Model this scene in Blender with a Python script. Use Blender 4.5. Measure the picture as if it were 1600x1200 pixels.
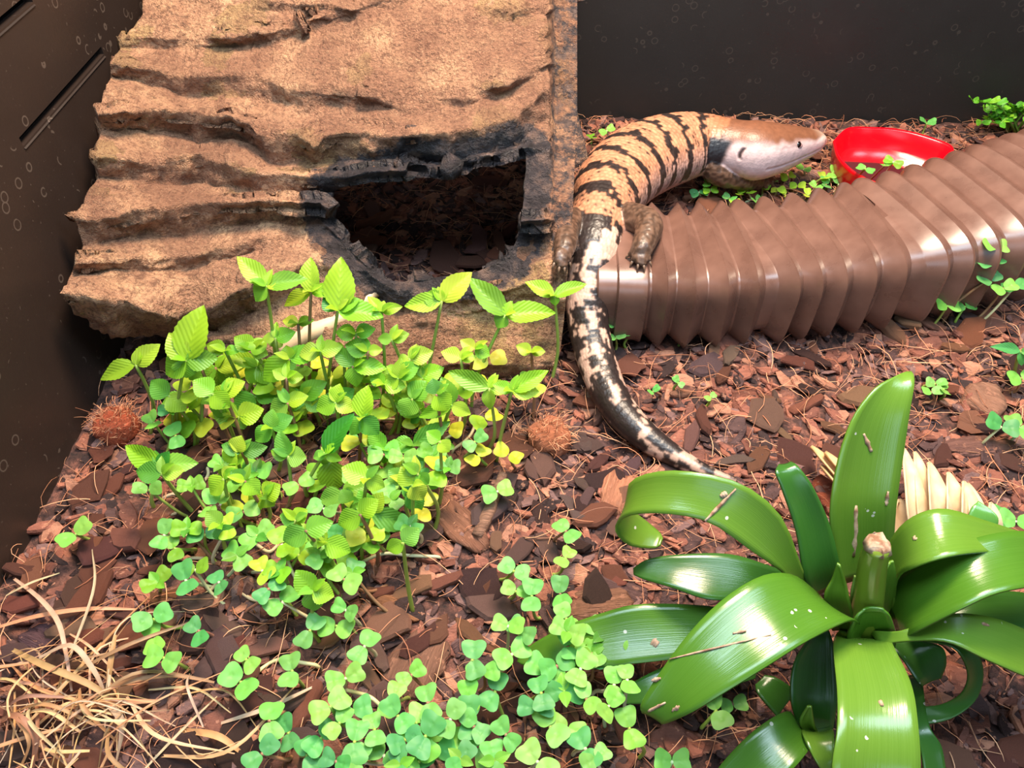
import bpy, math, random
import numpy as np
from mathutils import Vector, Matrix

random.seed(7); RNG = np.random.default_rng(7)
SC = bpy.context.scene
COL = SC.collection
for o in list(bpy.data.objects): bpy.data.objects.remove(o)

# ------------------------------------------------------------------ camera, world, light, exposure
CAMZ, PITCH, F = 0.34, math.radians(46), 1200.0
cam_d = bpy.data.cameras.new('camera'); cam = bpy.data.objects.new('camera', cam_d); COL.objects.link(cam)
cam.location = (0, 0, CAMZ); cam.rotation_euler = (math.pi/2 - PITCH, 0, 0)
cam_d.sensor_width = 36; cam_d.lens = F/1600*36; cam_d.clip_start = 0.01; cam_d.clip_end = 20
SC.camera = cam
SC.view_settings.view_transform = 'Standard'; SC.view_settings.look = 'None'
SC.view_settings.gamma = 1; SC.view_settings.use_curve_mapping = False
SC.view_settings.exposure = 0.45
W = bpy.data.worlds.new('World'); SC.world = W; W.use_nodes = True
W.node_tree.nodes['Background'].inputs[0].default_value = (0.78, 0.86, 1.0, 1)
W.node_tree.nodes['Background'].inputs[1].default_value = 0.10

def area(name, loc, target, size, sy, power, col):
    d = bpy.data.lights.new(name, 'AREA'); d.shape = 'RECTANGLE'; d.size = size; d.size_y = sy
    d.energy = power; d.color = col
    o = bpy.data.objects.new(name, d); COL.objects.link(o); o.location = loc
    o.rotation_euler = (Vector(target) - Vector(loc)).to_track_quat('-Z', 'Y').to_euler()
    return o
area('terrarium_lamp_offscreen', (0.09, 0.45, 0.76), (0.04, 0.38, 0.0), 0.24, 0.18, 13.0, (1.0, 0.80, 0.60))
area('terrarium_tube_light_offscreen', (0.10, 0.16, 0.68), (0.10, 0.16, 0.0), 0.90, 0.20, 6.4, (0.66, 0.85, 1.0))
area('room_window_offscreen', (0.0, -2.10, 1.05), (0.05, 0.25, 0.05), 2.0, 1.1, 15.0, (0.56, 0.80, 1.0))

# ------------------------------------------------------------------ pixel -> place
CP, SP = math.cos(PITCH), math.sin(PITCH)
def ray(u, v):
    x = (u-800)/F; y = (600-v)/F
    return np.array([x, CP + y*SP, -SP + y*CP])
def at_z(u, v, z=0.0):
    d = ray(u, v); t = (z-CAMZ)/d[2]; return np.array([d[0]*t, d[1]*t, z])
def at_y(u, v, Y):
    d = ray(u, v); t = Y/d[1]; return np.array([d[0]*t, Y, CAMZ + d[2]*t])
def at_x(u, v, X):
    d = ray(u, v); t = X/d[0]; return np.array([X, d[1]*t, CAMZ + d[2]*t])
def project(p):
    x, y, z = p[0], p[1], p[2]-CAMZ
    fw = y*CP - z*SP; up = y*SP + z*CP
    return 800 + F*x/fw, 600 - F*up/fw

# ------------------------------------------------------------------ noise
def _hash(i, j, k, seed):
    h = (i.astype(np.int64)*374761393 + j.astype(np.int64)*668265263 + k.astype(np.int64)*2147483647 + seed*1274126177) & 0xffffffff
    h = ((h ^ (h >> 13))*1274126177) & 0xffffffff
    h = ((h ^ (h >> 16))*2246822519) & 0xffffffff
    return ((h ^ (h >> 15)) & 0xffff)/65535.0
def vnoise(P, seed=0):
    P = np.asarray(P, float); I = np.floor(P); fr = P - I; fr = fr*fr*(3-2*fr); I = I.astype(np.int64)
    r = 0
    for a in (0, 1):
        for b in (0, 1):
            for c in (0, 1):
                w = (fr[:, 0] if a else 1-fr[:, 0])*(fr[:, 1] if b else 1-fr[:, 1])*(fr[:, 2] if c else 1-fr[:, 2])
                r = r + w*_hash(I[:, 0]+a, I[:, 1]+b, I[:, 2]+c, seed)
    return r*2-1
def fbm(P, octv=4, seed=0, gain=0.5):
    P = np.asarray(P, float); r = np.zeros(len(P)); a = 1.0
    for o in range(octv):
        r += a*vnoise(P*(2.0**o), seed+o*17); a *= gain
    return r
def floor_h(x, y):
    x = np.atleast_1d(np.asarray(x, float)); y = np.atleast_1d(np.asarray(y, float))
    P = np.stack([x*14, y*14, np.zeros_like(x)], 1)
    return 0.004*fbm(P, 3, 5)
def fh(x, y): return float(floor_h(x, y)[0])
def ss(a, b, x):
    t = np.clip((np.asarray(x, float)-a)/(b-a), 0, 1); return t*t*(3-2*t)
def in_poly(u, v, poly):
    c = False; n = len(poly); j = n-1
    for i in range(n):
        xi, yi = poly[i]; xj, yj = poly[j]
        if (yi > v) != (yj > v) and u < (xj-xi)*(v-yi)/(yj-yi)+xi: c = not c
        j = i
    return c

# ------------------------------------------------------------------ materials
def lin(c):
    return tuple((x/12.92 if x <= 0.04045 else ((x+0.055)/1.055)**2.4) for x in (c[0]/255, c[1]/255, c[2]/255))
class NM:
    def __init__(self, name):
        self.m = bpy.data.materials.new(name); self.m.use_nodes = True
        self.t = self.m.node_tree; self.n = self.t.nodes
        self.b = self.n['Principled BSDF']; self.out = self.n['Material Output']
    def node(self, typ, **kw):
        nd = self.n.new(typ)
        for k, v in kw.items():
            if k.startswith('i_'): nd.inputs[k[2:].replace('_', ' ')].default_value = v
            else: setattr(nd, k, v)
        return nd
    def link(self, a, b): self.t.links.new(a, b)
    def ramp(self, fac, stops, interp='LINEAR'):
        r = self.n.new('ShaderNodeValToRGB'); r.color_ramp.interpolation = interp
        e = r.color_ramp.elements
        while len(e) < len(stops): e.new(0.5)
        for k, (p, c) in enumerate(stops):
            e[k].position = p; e[k].color = (c[0], c[1], c[2], 1)
        self.link(fac, r.inputs[0]); return r.outputs[0]
    def mix(self, fac, a, b, blend='MIX'):
        x = self.n.new('ShaderNodeMix'); x.data_type = 'RGBA'; x.blend_type = blend
        for s, v in ((x.inputs[0], fac), (x.inputs[6], a), (x.inputs[7], b)):
            if hasattr(v, 'is_output'): self.link(v, s)
            elif isinstance(v, (int, float)): s.default_value = v
            else: s.default_value = (v[0], v[1], v[2], 1)
        return x.outputs[2]
    def math(self, op, a, b=0.0):
        x = self.n.new('ShaderNodeMath'); x.operation = op
        for s, v in ((x.inputs[0], a), (x.inputs[1], b)):
            if hasattr(v, 'is_output'): self.link(v, s)
            else: s.default_value = v
        return x.outputs[0]
    def noise(self, scale, detail=4, rough=0.55, coord='Object', dist=0.0, map_scale=None):
        c = self.n.new('ShaderNodeTexCoord'); n = self.n.new('ShaderNodeTexNoise')
        n.inputs['Scale'].default_value = scale; n.inputs['Detail'].default_value = detail
        n.inputs['Roughness'].default_value = rough; n.inputs['Distortion'].default_value = dist
        src = c.outputs[coord]
        if map_scale:
            mp = self.n.new('ShaderNodeMapping'); mp.inputs['Scale'].default_value = map_scale
            self.link(src, mp.inputs[0]); src = mp.outputs[0]
        self.link(src, n.inputs['Vector']); return n.outputs['Fac']
    def voronoi(self, scale, feature='F1', coord='Object', out='Distance'):
        c = self.n.new('ShaderNodeTexCoord'); n = self.n.new('ShaderNodeTexVoronoi'); n.feature = feature
        n.inputs['Scale'].default_value = scale; self.link(c.outputs[coord], n.inputs['Vector']); return n.outputs[out]
    def bump(self, h, strength=0.5, dist=0.001):
        b = self.n.new('ShaderNodeBump'); b.inputs['Strength'].default_value = strength; b.inputs['Distance'].default_value = dist
        self.link(h, b.inputs['Height']); self.link(b.outputs[0], self.b.inputs['Normal']); return b
    def col(self, c):
        if hasattr(c, 'is_output'): self.link(c, self.b.inputs['Base Color'])
        else: self.b.inputs['Base Color'].default_value = (c[0], c[1], c[2], 1)
    def rough(self, r):
        if hasattr(r, 'is_output'): self.link(r, self.b.inputs['Roughness'])
        else: self.b.inputs['Roughness'].default_value = r
    def spec(self, s): self.b.inputs['Specular IOR Level'].default_value = s
    def objcol(self): return self.n.new('ShaderNodeObjectInfo').outputs['Color']
    def objrand(self): return self.n.new('ShaderNodeObjectInfo').outputs['Random']
    def attr(self, name):
        a = self.n.new('ShaderNodeAttribute'); a.attribute_name = name; return a
    def island(self): return self.n.new('ShaderNodeNewGeometry').outputs['Random Per Island']
    def translucent(self, colour, amount):
        tr = self.n.new('ShaderNodeBsdfTranslucent'); mx = self.n.new('ShaderNodeMixShader'); mx.inputs[0].default_value = amount
        if hasattr(colour, 'is_output'): self.link(colour, tr.inputs[0])
        self.link(self.b.outputs[0], mx.inputs[1]); self.link(tr.outputs[0], mx.inputs[2]); self.link(mx.outputs[0], self.out.inputs[0])

M = {}
# black plastic walls with dried water rings
def wall_mat(name, base, ring_amt, brown):
    m = NM(name)
    v = m.voronoi(95); r1 = m.math('LESS_THAN', m.math('ABSOLUTE', m.math('SUBTRACT', v, 0.26)), 0.035)
    msk = m.math('GREATER_THAN', m.noise(30, 3), 0.53)
    ring = m.math('MULTIPLY', m.math('MULTIPLY', r1, msk), ring_amt)
    dust = m.math('MULTIPLY', m.math('GREATER_THAN', m.noise(420, 2), 0.71), ring_amt*0.8)
    c = m.mix(m.noise(9, 3), base, brown)
    c = m.mix(m.math('MAXIMUM', ring, dust), c, lin((120, 105, 95)))
    m.col(c); m.rough(m.math('ADD', m.math('MULTIPLY', m.noise(40, 4), 0.2), 0.36)); m.spec(0.35)
    m.bump(m.noise(600, 2), 0.12, 0.0005)
    return m.m
M['wall_left'] = wall_mat('black_plastic_spotted', lin((36, 28, 25)), 0.30, lin((48, 35, 29)))
M['wall_back'] = wall_mat('black_plastic', lin((33, 31, 31)), 0.10, lin((36, 33, 32)))
# soil
m = NM('soil')
n1 = m.noise(120, 6, 0.7)
m.col(m.ramp(n1, [(0.3, lin((24, 14, 13))), (0.48, lin((72, 44, 37))), (0.62, lin((124, 78, 64))), (0.78, lin((160, 106, 86)))]))
m.rough(0.9); m.bump(m.noise(300, 5, 0.7), 0.9, 0.003); M['soil'] = m.m
# bark
def bark(name, src, fibrous):
    m = NM(name)
    if src == 'obj': base = m.objcol()
    else:
        base = m.ramp(m.island(), [(0.0, lin((54, 34, 32))), (0.16, lin((120, 72, 58))), (0.34, lin((150, 92, 74))), (0.48, lin((130, 96, 90))), (0.62, lin((158, 98, 76))), (0.74, lin((84, 58, 55))), (0.90, lin((180, 124, 98)))], 'CONSTANT')
    g = m.noise(130, 5, 0.65, map_scale=(0.22, 4.2, 1.0) if fibrous else (0.7, 1.6, 1.0))
    c = m.mix(m.ramp(g, [(0.3, (0.25, 0.25, 0.25)), (0.7, (1, 1, 1))]), m.mix(1.0, base, (0.34, 0.30, 0.31), 'MULTIPLY'), base)
    c = m.mix(m.math('MULTIPLY', m.math('GREATER_THAN', m.noise(260, 3), 0.63), 0.5), c, lin((176, 122, 98)))
    m.col(c); m.rough(0.72); m.spec(0.35)
    m.bump(m.noise(220, 5, 0.7, map_scale=(0.22, 4.0, 1.0) if fibrous else (0.8, 1.6, 1)), 1.0, 0.0030 if fibrous else 0.0018)
    return m.m
M['bark'] = bark('bark_chip', 'obj', False); M['husk'] = bark('coir_husk', 'obj', True); M['bark_stuff'] = bark('bark_crumbs', 'island', False)
m = NM('coir_fibre')
m.col(m.ramp(m.island(), [(0, lin((150, 88, 60))), (0.35, lin((196, 126, 90))), (0.7, lin((222, 164, 124))), (1.0, lin((120, 72, 56)))])); m.rough(0.7); M['fibre'] = m.m
# rock resin
m = NM('painted_rock_resin')
tan = m.attr('tan').outputs['Fac']
g = m.noise(55, 6, 0.65); g2 = m.noise(480, 4, 0.7)
tanc = m.ramp(g, [(0.28, lin((160, 112, 84))), (0.45, lin((200, 148, 114))), (0.6, lin((220, 168, 128))), (0.75, lin((236, 192, 144)))])
tanc = m.mix(m.math('MULTIPLY', m.math('GREATER_THAN', m.noise(18, 5, 0.6), 0.57), 0.45), tanc, lin((146, 130, 70)))
tanc = m.mix(m.ramp(m.noise(14, 4, 0.6), [(0.42, (0.75,)*3), (0.60, (0,)*3)]), tanc, lin((138, 94, 72)))
tanc = m.mix(m.ramp(m.noise(170, 5, 0.75), [(0.38, (0.7,)*3), (0.50, (0,)*3)]), tanc, lin((122, 82, 62)))
tanc = m.mix(m.ramp(g2, [(0.36, (0.65,)*3), (0.52, (0,)*3)]), tanc, lin((104, 66, 50)))
tanc = m.mix(m.ramp(m.noise(900, 2), [(0.60, (0,)*3), (0.74, (0.4,)*3)]), tanc, lin((226, 190, 148)))
dk = m.ramp(m.noise(80, 5, 0.6), [(0.3, lin((36, 31, 32))), (0.5, lin((66, 58, 60))), (0.68, lin((122, 98, 88)))])
dk = m.mix(m.math('MULTIPLY', m.math('GREATER_THAN', m.noise(26, 4), 0.64), 0.5), dk, lin((150, 104, 76)))
f = m.math('ADD', tan, m.math('MULTIPLY', m.math('SUBTRACT', m.noise(130, 6, 0.75), 0.5), 1.35))
m.col(m.mix(m.ramp(f, [(0.36, (0,)*3), (0.56, (1,)*3)]), dk, tanc))
m.rough(m.ramp(tan, [(0.2, (0.5,)*3), (0.6, (0.78,)*3)])); m.spec(0.4)
bm_ = m.math('ADD', m.math('ADD', m.noise(420, 5, 0.7), m.math('MULTIPLY', m.noise(110, 4, 0.6), 1.2)), m.math('MULTIPLY', m.math('ABSOLUTE', m.math('SUBTRACT', m.noise(190, 5, 0.7), 0.5)), 3.0))
m.bump(bm_, 1.0, 0.0034); M['rock'] = m.m
# hose
m = NM('brown_plastic'); g = m.noise(60, 5)
m.col(m.ramp(g, [(0.3, lin((92, 64, 54))), (0.7, lin((112, 80, 68)))])); m.rough(m.ramp(g, [(0.3, (0.24,)*3), (0.7, (0.36,)*3)])); m.spec(0.6)
m.bump(m.noise(60, 2), 0.05, 0.002); M['hose'] = m.m
m = NM('red_plastic'); m.col(lin((214, 4, 22))); m.rough(0.22); m.spec(0.5); m.b.inputs['Subsurface Weight'].default_value = 0.0; M['red'] = m.m
m = NM('water'); m.col(lin((205, 20, 30))); m.rough(0.06); m.spec(0.15); m.b.inputs['Transmission Weight'].default_value = 0.9; m.b.inputs['IOR'].default_value = 1.33; M['water'] = m.m
# seedling leaves
m = NM('seedling_leaf')
oc = m.objcol(); uv = m.n.new('ShaderNodeTexCoord'); sx = m.n.new('ShaderNodeSeparateXYZ'); m.link(uv.outputs['UV'], sx.inputs[0])
ay = m.math('ABSOLUTE', m.math('SUBTRACT', sx.outputs[1], 0.5))
side = m.math('SINE', m.math('MULTIPLY', m.math('SUBTRACT', sx.outputs[0], m.math('MULTIPLY', ay, 0.9)), 50.0))
vein = m.math('MAXIMUM', m.math('GREATER_THAN', side, 0.90), m.math('LESS_THAN', ay, 0.018))
c = m.mix(m.math('MULTIPLY', vein, 0.16), oc, m.mix(1.0, oc, (1.5, 1.35, 1.6), 'MULTIPLY'))
c = m.mix(m.ramp(m.noise(40, 3, coord='Generated'), [(0.35, (0.30,)*3), (0.65, (0,)*3)]), c, m.mix(1.0, c, (1.25, 1.05, 0.4), 'MULTIPLY'))
m.col(c); m.rough(0.42); m.spec(0.4); m.bump(side, 0.16, 0.0008); m.translucent(m.mix(1.0, oc, (1.1, 1.15, 0.5), 'MULTIPLY'), 0.38); M['leaf'] = m.m
m = NM('cotyledon'); oc = m.objcol()
c = m.mix(m.ramp(m.noise(3.0, 3, coord='Generated'), [(0.35, (0.25,)*3), (0.7, (0,)*3)]), oc, m.mix(1.0, oc, (1.3, 1.05, 0.5), 'MULTIPLY'))
m.col(c); m.rough(0.48); m.spec(0.35); m.translucent(m.mix(1.0, oc, (1.1, 1.15, 0.5), 'MULTIPLY'), 0.33); M['coty'] = m.m
m = NM('stem'); m.col(m.objcol()); m.rough(0.5); M['stem'] = m.m
# bromeliad
m = NM('bromeliad_leaf'); oc = m.objcol()
uv = m.n.new('ShaderNodeTexCoord')
mp = m.n.new('ShaderNodeMapping'); mp.inputs['Scale'].default_value = (1.2, 46, 1); m.link(uv.outputs['UV'], mp.inputs[0])
nz = m.n.new('ShaderNodeTexNoise'); nz.inputs['Scale'].default_value = 1.0; nz.inputs['Detail'].default_value = 3; m.link(mp.outputs[0], nz.inputs['Vector'])
st = nz.outputs['Fac']
c = m.mix(m.ramp(st, [(0.35, (0.28,)*3), (0.65, (0,)*3)]), oc, m.mix(1.0, oc, (0.6, 0.72, 0.5), 'MULTIPLY'))
c = m.mix(m.ramp(m.noise(22, 3), [(0.42, (0,)*3), (0.68, (0.4,)*3)]), c, m.mix(1.0, oc, (1.2, 1.08, 0.9), 'MULTIPLY'))
vo = m.n.new('ShaderNodeTexVoronoi'); vo.inputs['Scale'].default_value = 210; tc = m.n.new('ShaderNodeTexCoord'); m.link(tc.outputs['Object'], vo.inputs['Vector'])
spot = m.math('MULTIPLY', m.math('LESS_THAN', vo.outputs['Distance'], 0.16), m.math('GREATER_THAN', m.noise(38, 2), 0.60))
c = m.mix(m.math('MULTIPLY', spot, 0.8), c, lin((205, 200, 185)))
m.col(c); m.rough(m.math('ADD', m.math('MULTIPLY', st, 0.10), 0.18)); m.spec(0.7)
m.bump(st, 0.12, 0.001); m.translucent(m.mix(1.0, oc, (1.2, 1.2, 0.5), 'MULTIPLY'), 0.16); M['brom'] = m.m
m = NM('scar'); m.col(m.ramp(m.noise(300, 3), [(0.35, lin((120, 82, 58))), (0.7, lin((196, 164, 136)))])); m.rough(0.8); M['scar'] = m.m
m = NM('dry_blade'); oc = m.objcol()
c = m.mix(m.ramp(m.noise(150, 4), [(0.35, (0.5,)*3), (0.65, (0,)*3)]), oc, m.mix(1.0, oc, (0.6, 0.5, 0.42), 'MULTIPLY'))
m.col(c); m.rough(0.6); m.translucent(oc, 0.2); M['dry'] = m.m
# skink
m = NM('skink_skin'); a = m.attr('skin'); m.col(a.outputs['Color']); m.rough(0.40); m.spec(0.45)
m.bump(m.voronoi(700), 0.15, 0.0006); M['skin'] = m.m
m = NM('eye'); m.col(lin((24, 14, 14))); m.rough(0.08); M['eye'] = m.m
m = NM('eyelid'); m.col(lin((150, 122, 120))); m.rough(0.5); M['eyelid'] = m.m
m = NM('claw'); m.col(lin((110, 84, 66))); m.rough(0.4); M['claw'] = m.m

# ------------------------------------------------------------------ mesh helpers
def mesh_from(name, verts, faces, mat=None, smooth=True, uv=None):
    me = bpy.data.meshes.new(name)
    me.from_pydata([tuple(map(float, p)) for p in verts], [], [tuple(map(int, f)) for f in faces])
    if smooth: me.polygons.foreach_set('use_smooth', [True]*len(me.polygons))
    if mat: me.materials.append(mat)
    if uv is not None:
        l = me.uv_layers.new(name='UVMap'); vi = np.empty(len(me.loops), int); me.loops.foreach_get('vertex_index', vi)
        l.data.foreach_set('uv', np.asarray(uv, float)[vi].ravel())
    me.update(); return me
def add(name, me, parent=None, loc=None, matrix=None, color=None):
    o = bpy.data.objects.new(name, me); COL.objects.link(o)
    if parent: o.parent = parent
    if matrix is not None: o.matrix_basis = matrix
    elif loc is not None: o.location = loc
    if color is not None: o.color = (*color, 1)
    return o
def tag(o, label, cat, group=None, kind=None):
    if label: o['label'] = label
    if cat: o['category'] = cat
    if group: o['group'] = group
    if kind: o['kind'] = kind
    return o
def thing(name, loc, label, cat, group=None):
    o = bpy.data.objects.new(name, None); COL.objects.link(o); o.location = tuple(map(float, loc)); o.empty_display_size = 0.01
    return tag(o, label, cat, group)
def crom(pts, n):
    """Catmull-Rom resample of an (k,d) list to n points, uniform in the parameter"""
    P = np.asarray(pts, float); k = len(P)
    Q = np.vstack([2*P[0]-P[1], P, 2*P[-1]-P[-2]])
    out = []
    for t in np.linspace(0, k-1, n):
        i = min(int(t), k-2); f = t-i; a, b, c, d = Q[i], Q[i+1], Q[i+2], Q[i+3]
        out.append(0.5*((2*b)+(-a+c)*f+(2*a-5*b+4*c-d)*f*f+(-a+3*b-3*c+d)*f**3))
    return np.array(out)
def grid_faces(nr, nc, wrap=False, off=0):
    f = []
    for r in range(nr-1):
        for c in range(nc if wrap else nc-1):
            c2 = (c+1) % nc
            f.append((off+r*nc+c, off+r*nc+c2, off+(r+1)*nc+c2, off+(r+1)*nc+c))
    return f
def frames(P, up=(0, 0, 1)):
    P = np.asarray(P, float); T = np.gradient(P, axis=0); T /= np.linalg.norm(T, axis=1)[:, None]+1e-12
    S = np.cross(T, np.array(up)); nn = np.linalg.norm(S, axis=1)
    S[nn < 1e-6] = (1, 0, 0); S /= np.linalg.norm(S, axis=1)[:, None]
    N = np.cross(S, T); return T, S, N
def tube(P, R, n=6, cap=True):
    P = np.asarray(P, float); k = len(P); R = np.broadcast_to(np.asarray(R, float), (k,))
    T = np.gradient(P, axis=0); T /= np.linalg.norm(T, axis=1)[:, None]+1e-12
    ref = np.array([0.31, 0.2, 0.93]) if abs(T[:, 2]).mean() < 0.8 else np.array([1.0, 0.1, 0.0])
    S = np.cross(T, ref); S /= np.linalg.norm(S, axis=1)[:, None]+1e-12; N = np.cross(S, T)
    a = np.linspace(0, 2*np.pi, n, endpoint=False)
    V = (P[:, None, :] + R[:, None, None]*(np.cos(a)[None, :, None]*S[:, None, :] + np.sin(a)[None, :, None]*N[:, None, :])).reshape(-1, 3)
    Fc = grid_faces(k, n, True)
    if cap: Fc += [tuple(range(n))[::-1], tuple((k-1)*n+i for i in range(n))]
    return V, Fc

# ------------------------------------------------------------------ the enclosure
XL, YB, XR = -0.25, 0.664, 0.80
nx, ny = 300, 200
gx, gy = np.meshgrid(np.linspace(XL-0.002, XR, nx), np.linspace(-0.06, YB+0.002, ny))
gz = floor_h(gx.ravel(), gy.ravel()) + 0.0016*fbm(np.stack([gx.ravel()*90, gy.ravel()*90, gx.ravel()*0], 1), 2, 31)
floor = add('floor', mesh_from('floor', np.stack([gx.ravel(), gy.ravel(), gz], 1), grid_faces(ny, nx), M['soil']))
tag(floor, 'dark crumbly soil covering the bottom of the enclosure', 'soil', kind='structure')

def boxes(bl):
    V, Fc = [], []
    for (x0, x1, y0, y1, z0, z1) in bl:
        o = len(V)
        V += [(x0, y0, z0), (x1, y0, z0), (x1, y1, z0), (x0, y1, z0), (x0, y0, z1), (x1, y0, z1), (x1, y1, z1), (x0, y1, z1)]
        Fc += [tuple(o+i for i in q) for q in ((0, 3, 2, 1), (4, 5, 6, 7), (0, 1, 5, 4), (1, 2, 6, 5), (2, 3, 7, 6), (3, 0, 4, 7))]
    return V, Fc
T_ = 0.005
sA0, sA1 = at_x(36, 228, XL), at_x(158, 73, XL)
zA = 0.5*(sA0[2]+sA1[2]); zB = at_x(20, 20, XL)[2]
yA0, yA1 = sA0[1], sA1[1]; yB0, yB1 = 0.30, 0.422
ha = 0.0023
top = 0.42
bl = [(XL-T_, XL, -0.06, YB+T_, -0.02, zA-ha), (XL-T_, XL, -0.06, yA0, zA-ha, zA+ha), (XL-T_, XL, yA1, YB+T_, zA-ha, zA+ha),
      (XL-T_, XL, -0.06, YB+T_, zA+ha, zB-ha), (XL-T_, XL, -0.06, yB0, zB-ha, zB+ha), (XL-T_, XL, yB1, YB+T_, zB-ha, zB+ha),
      (XL-T_, XL, -0.06, YB+T_, zB+ha, top)]
wl = add('wall_left', mesh_from('wall_left', *boxes(bl), M['wall_left'], smooth=False))
tag(wl, 'black plastic side wall with water spots and narrow slots', 'wall', kind='structure')
V, Fc = boxes([(XL-0.016, XL-0.0145, yA0-0.02, yA1+0.02, zA-0.02, zA+0.02), (XL-0.016, XL-0.0145, yB0-0.02, yB1+0.02, zB-0.02, zB+0.02)])
sb = add('slot_backing', mesh_from('slot_backing', V, Fc, M['wall_back'], smooth=False), wl)
for ya_, yb2, zz in ((yA0, yA1, zA), (yB0, yB1, zB)):
    Vl = [(XL-.0015, ya_, zz-ha), (XL-.0015, yb2, zz-ha), (XL+.0008, yb2, zz-ha-.0016), (XL+.0008, ya_, zz-ha-.0016), (XL-.0015, ya_, zz-ha-.003), (XL-.0015, yb2, zz-ha-.003)]
    add('slot_lip', mesh_from('slot_lip', Vl, [(0, 1, 2, 3), (3, 2, 5, 4), (0, 3, 4), (1, 5, 2), (0, 4, 5, 1)], M['wall_left'], smooth=False), wl)
wb = add('wall_back', mesh_from('wall_back', *boxes([(XL-T_, XR+T_, YB, YB+T_, -0.02, top)]), M['wall_back'], smooth=False))
tag(wb, 'plain black plastic back wall', 'wall', kind='structure')
wr = add('wall_right', mesh_from('wall_right', *boxes([(XR, XR+T_, -0.06, YB+T_, -0.02, top)]), M['wall_back'], smooth=False))
tag(wr, 'plain black plastic right wall', 'wall', kind='structure')

# ------------------------------------------------------------------ rock hide
def yb(u, v):
    vs = [-150, -60, 0, 100, 200, 300, 400, 460, 520, 610]
    Ys = [0.605, 0.545, 0.500, 0.465, 0.432, 0.400, 0.366, 0.350, 0.343, 0.338]
    return np.interp(v, vs, Ys) - 0.028*(1-ss(100, 330, u))*ss(-50, 200, v)
# rows of the rock: (kind, tan amount, pull towards the viewer, polyline of u, v[, Y])
ROWS = [
 (0.8, 0.0, [(245, -150), (500, -150), (862, -150), (905, -150)]),
 (0.9, -.004, [(232, -50), (500, -55), (862, -50), (903, -50)]),
 (0.95, -.006, [(224, 0), (350, 0), (480, 2), (590, -16), (700, -22), (862, -18), (902, -14)]),
 (0.25, .002, [(222, 22), (350, 16), (480, 16), (590, -2), (700, -8), (864, -2), (902, 0)]),
 (1.0, -.007, [(196, 58), (300, 60), (400, 55), (460, 42), (520, 18), (590, 14), (720, 10), (864, 18), (902, 20)]),
 (0.2, .003, [(190, 74), (300, 76), (400, 70), (465, 54), (530, 28), (600, 28), (720, 24), (866, 30), (902, 34)]),
 (1.0, -.009, [(172, 100), (230, 107), (270, 117), (320, 119), (370, 114), (420, 126), (470, 143), (560, 150), (640, 156), (720, 152), (800, 128), (862, 86), (902, 96)]),
 (0.35, .002, [(176, 120), (230, 130), (285, 147), (340, 148), (385, 154), (430, 156), (480, 162), (560, 166), (640, 170), (720, 166), (800, 142), (862, 100), (902, 110)]),
 (1.0, -.004, [(165, 140), (230, 148), (290, 165), (340, 170), (385, 172), (430, 178), (480, 180), (560, 182), (640, 184), (720, 180), (800, 158), (858, 118), (902, 130)]),
 (1.0, -.012, [(152, 178), (200, 174), (250, 169), (300, 174), (350, 180), (380, 190), (400, 207), (440, 209), (472, 212), (490, 231), (508, 214), (560, 209), (640, 212), (700, 206), (760, 196), (805, 180), (838, 152), (850, 140), (902, 160)]),
 (0.0, .004, [(158, 204), (200, 201), (250, 206), (295, 212), (310, 222), (365, 208), (400, 228), (420, 256), (450, 254), (520, 250), (590, 247), (640, 246), (700, 252), (760, 240), (812, 222), (846, 186), (860, 190), (902, 205)]),
 (1.0, -.010, [(150, 242), (190, 248), (230, 254), (270, 247), (310, 240), (342, 252), (390, 268), (430, 271), (480, 274), (540, 276), (585, 270), (632, 266), (640, 252), (700, 258), (760, 245), (815, 228), (860, 232), (900, 240)]),
 (0.0, .004, [(154, 276), (200, 282), (260, 290), (320, 286), (400, 300), (450, 308), (480, 307), (512, 300), (520, 298), (560, 288), (630, 276), (642, 258), (700, 264), (760, 250), (818, 240), (860, 250), (898, 260)]),
 (0.95, -.004, [(132, 312), (200, 308), (260, 306), (330, 303), (400, 305), (450, 311), (500, 306), (512, 312), (820, 330), (860, 330), (895, 330)]),
 (0.95, -.013, [(114, 339), (150, 345), (200, 331), (260, 321), (330, 318), (400, 313), (450, 316), (500, 314), (513, 330), (822, 345), (860, 345), (893, 345)]),
 (0.0, .004, [(130, 384), (170, 376), (230, 366), (290, 368), (340, 356), (400, 345), (460, 336), (500, 328), (518, 348), (818, 360), (860, 360), (892, 360)]),
 (0.95, -.002, [(118, 412), (200, 408), (280, 402), (360, 386), (430, 366), (500, 342), (530, 372), (570, 412), (620, 438), (690, 430), (740, 425), (792, 398), (815, 376), (860, 376), (890, 376)]),
 (0.55, .004, [(112, 424), (200, 424), (290, 420), (380, 400), (440, 380), (510, 356), (540, 386), (575, 420), (620, 446), (690, 438), (745, 432), (800, 408), (830, 390), (860, 392), (889, 392)]),
 (0.95, -.003, [(104, 440), (200, 444), (300, 436), (380, 416), (450, 396), (520, 376), (550, 402), (580, 430), (620, 456), (690, 450), (750, 444), (810, 424), (840, 412), (888, 415)]),
 (1.0, -.010, [(96, 457), (150, 464), (200, 470), (230, 488), (280, 497), (330, 482), (380, 452), (430, 430), (480, 412), (530, 398), (560, 424), (620, 470), (690, 465), (760, 460), (820, 446), (886, 440)]),
 (0.0, .004, [(122, 492), (160, 517), (210, 531), (255, 522), (300, 524), (350, 510), (400, 486), (450, 462), (500, 445), (540, 440), (580, 468), (620, 488), (690, 484), (760, 480), (820, 470), (884, 466)]),
]
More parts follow.
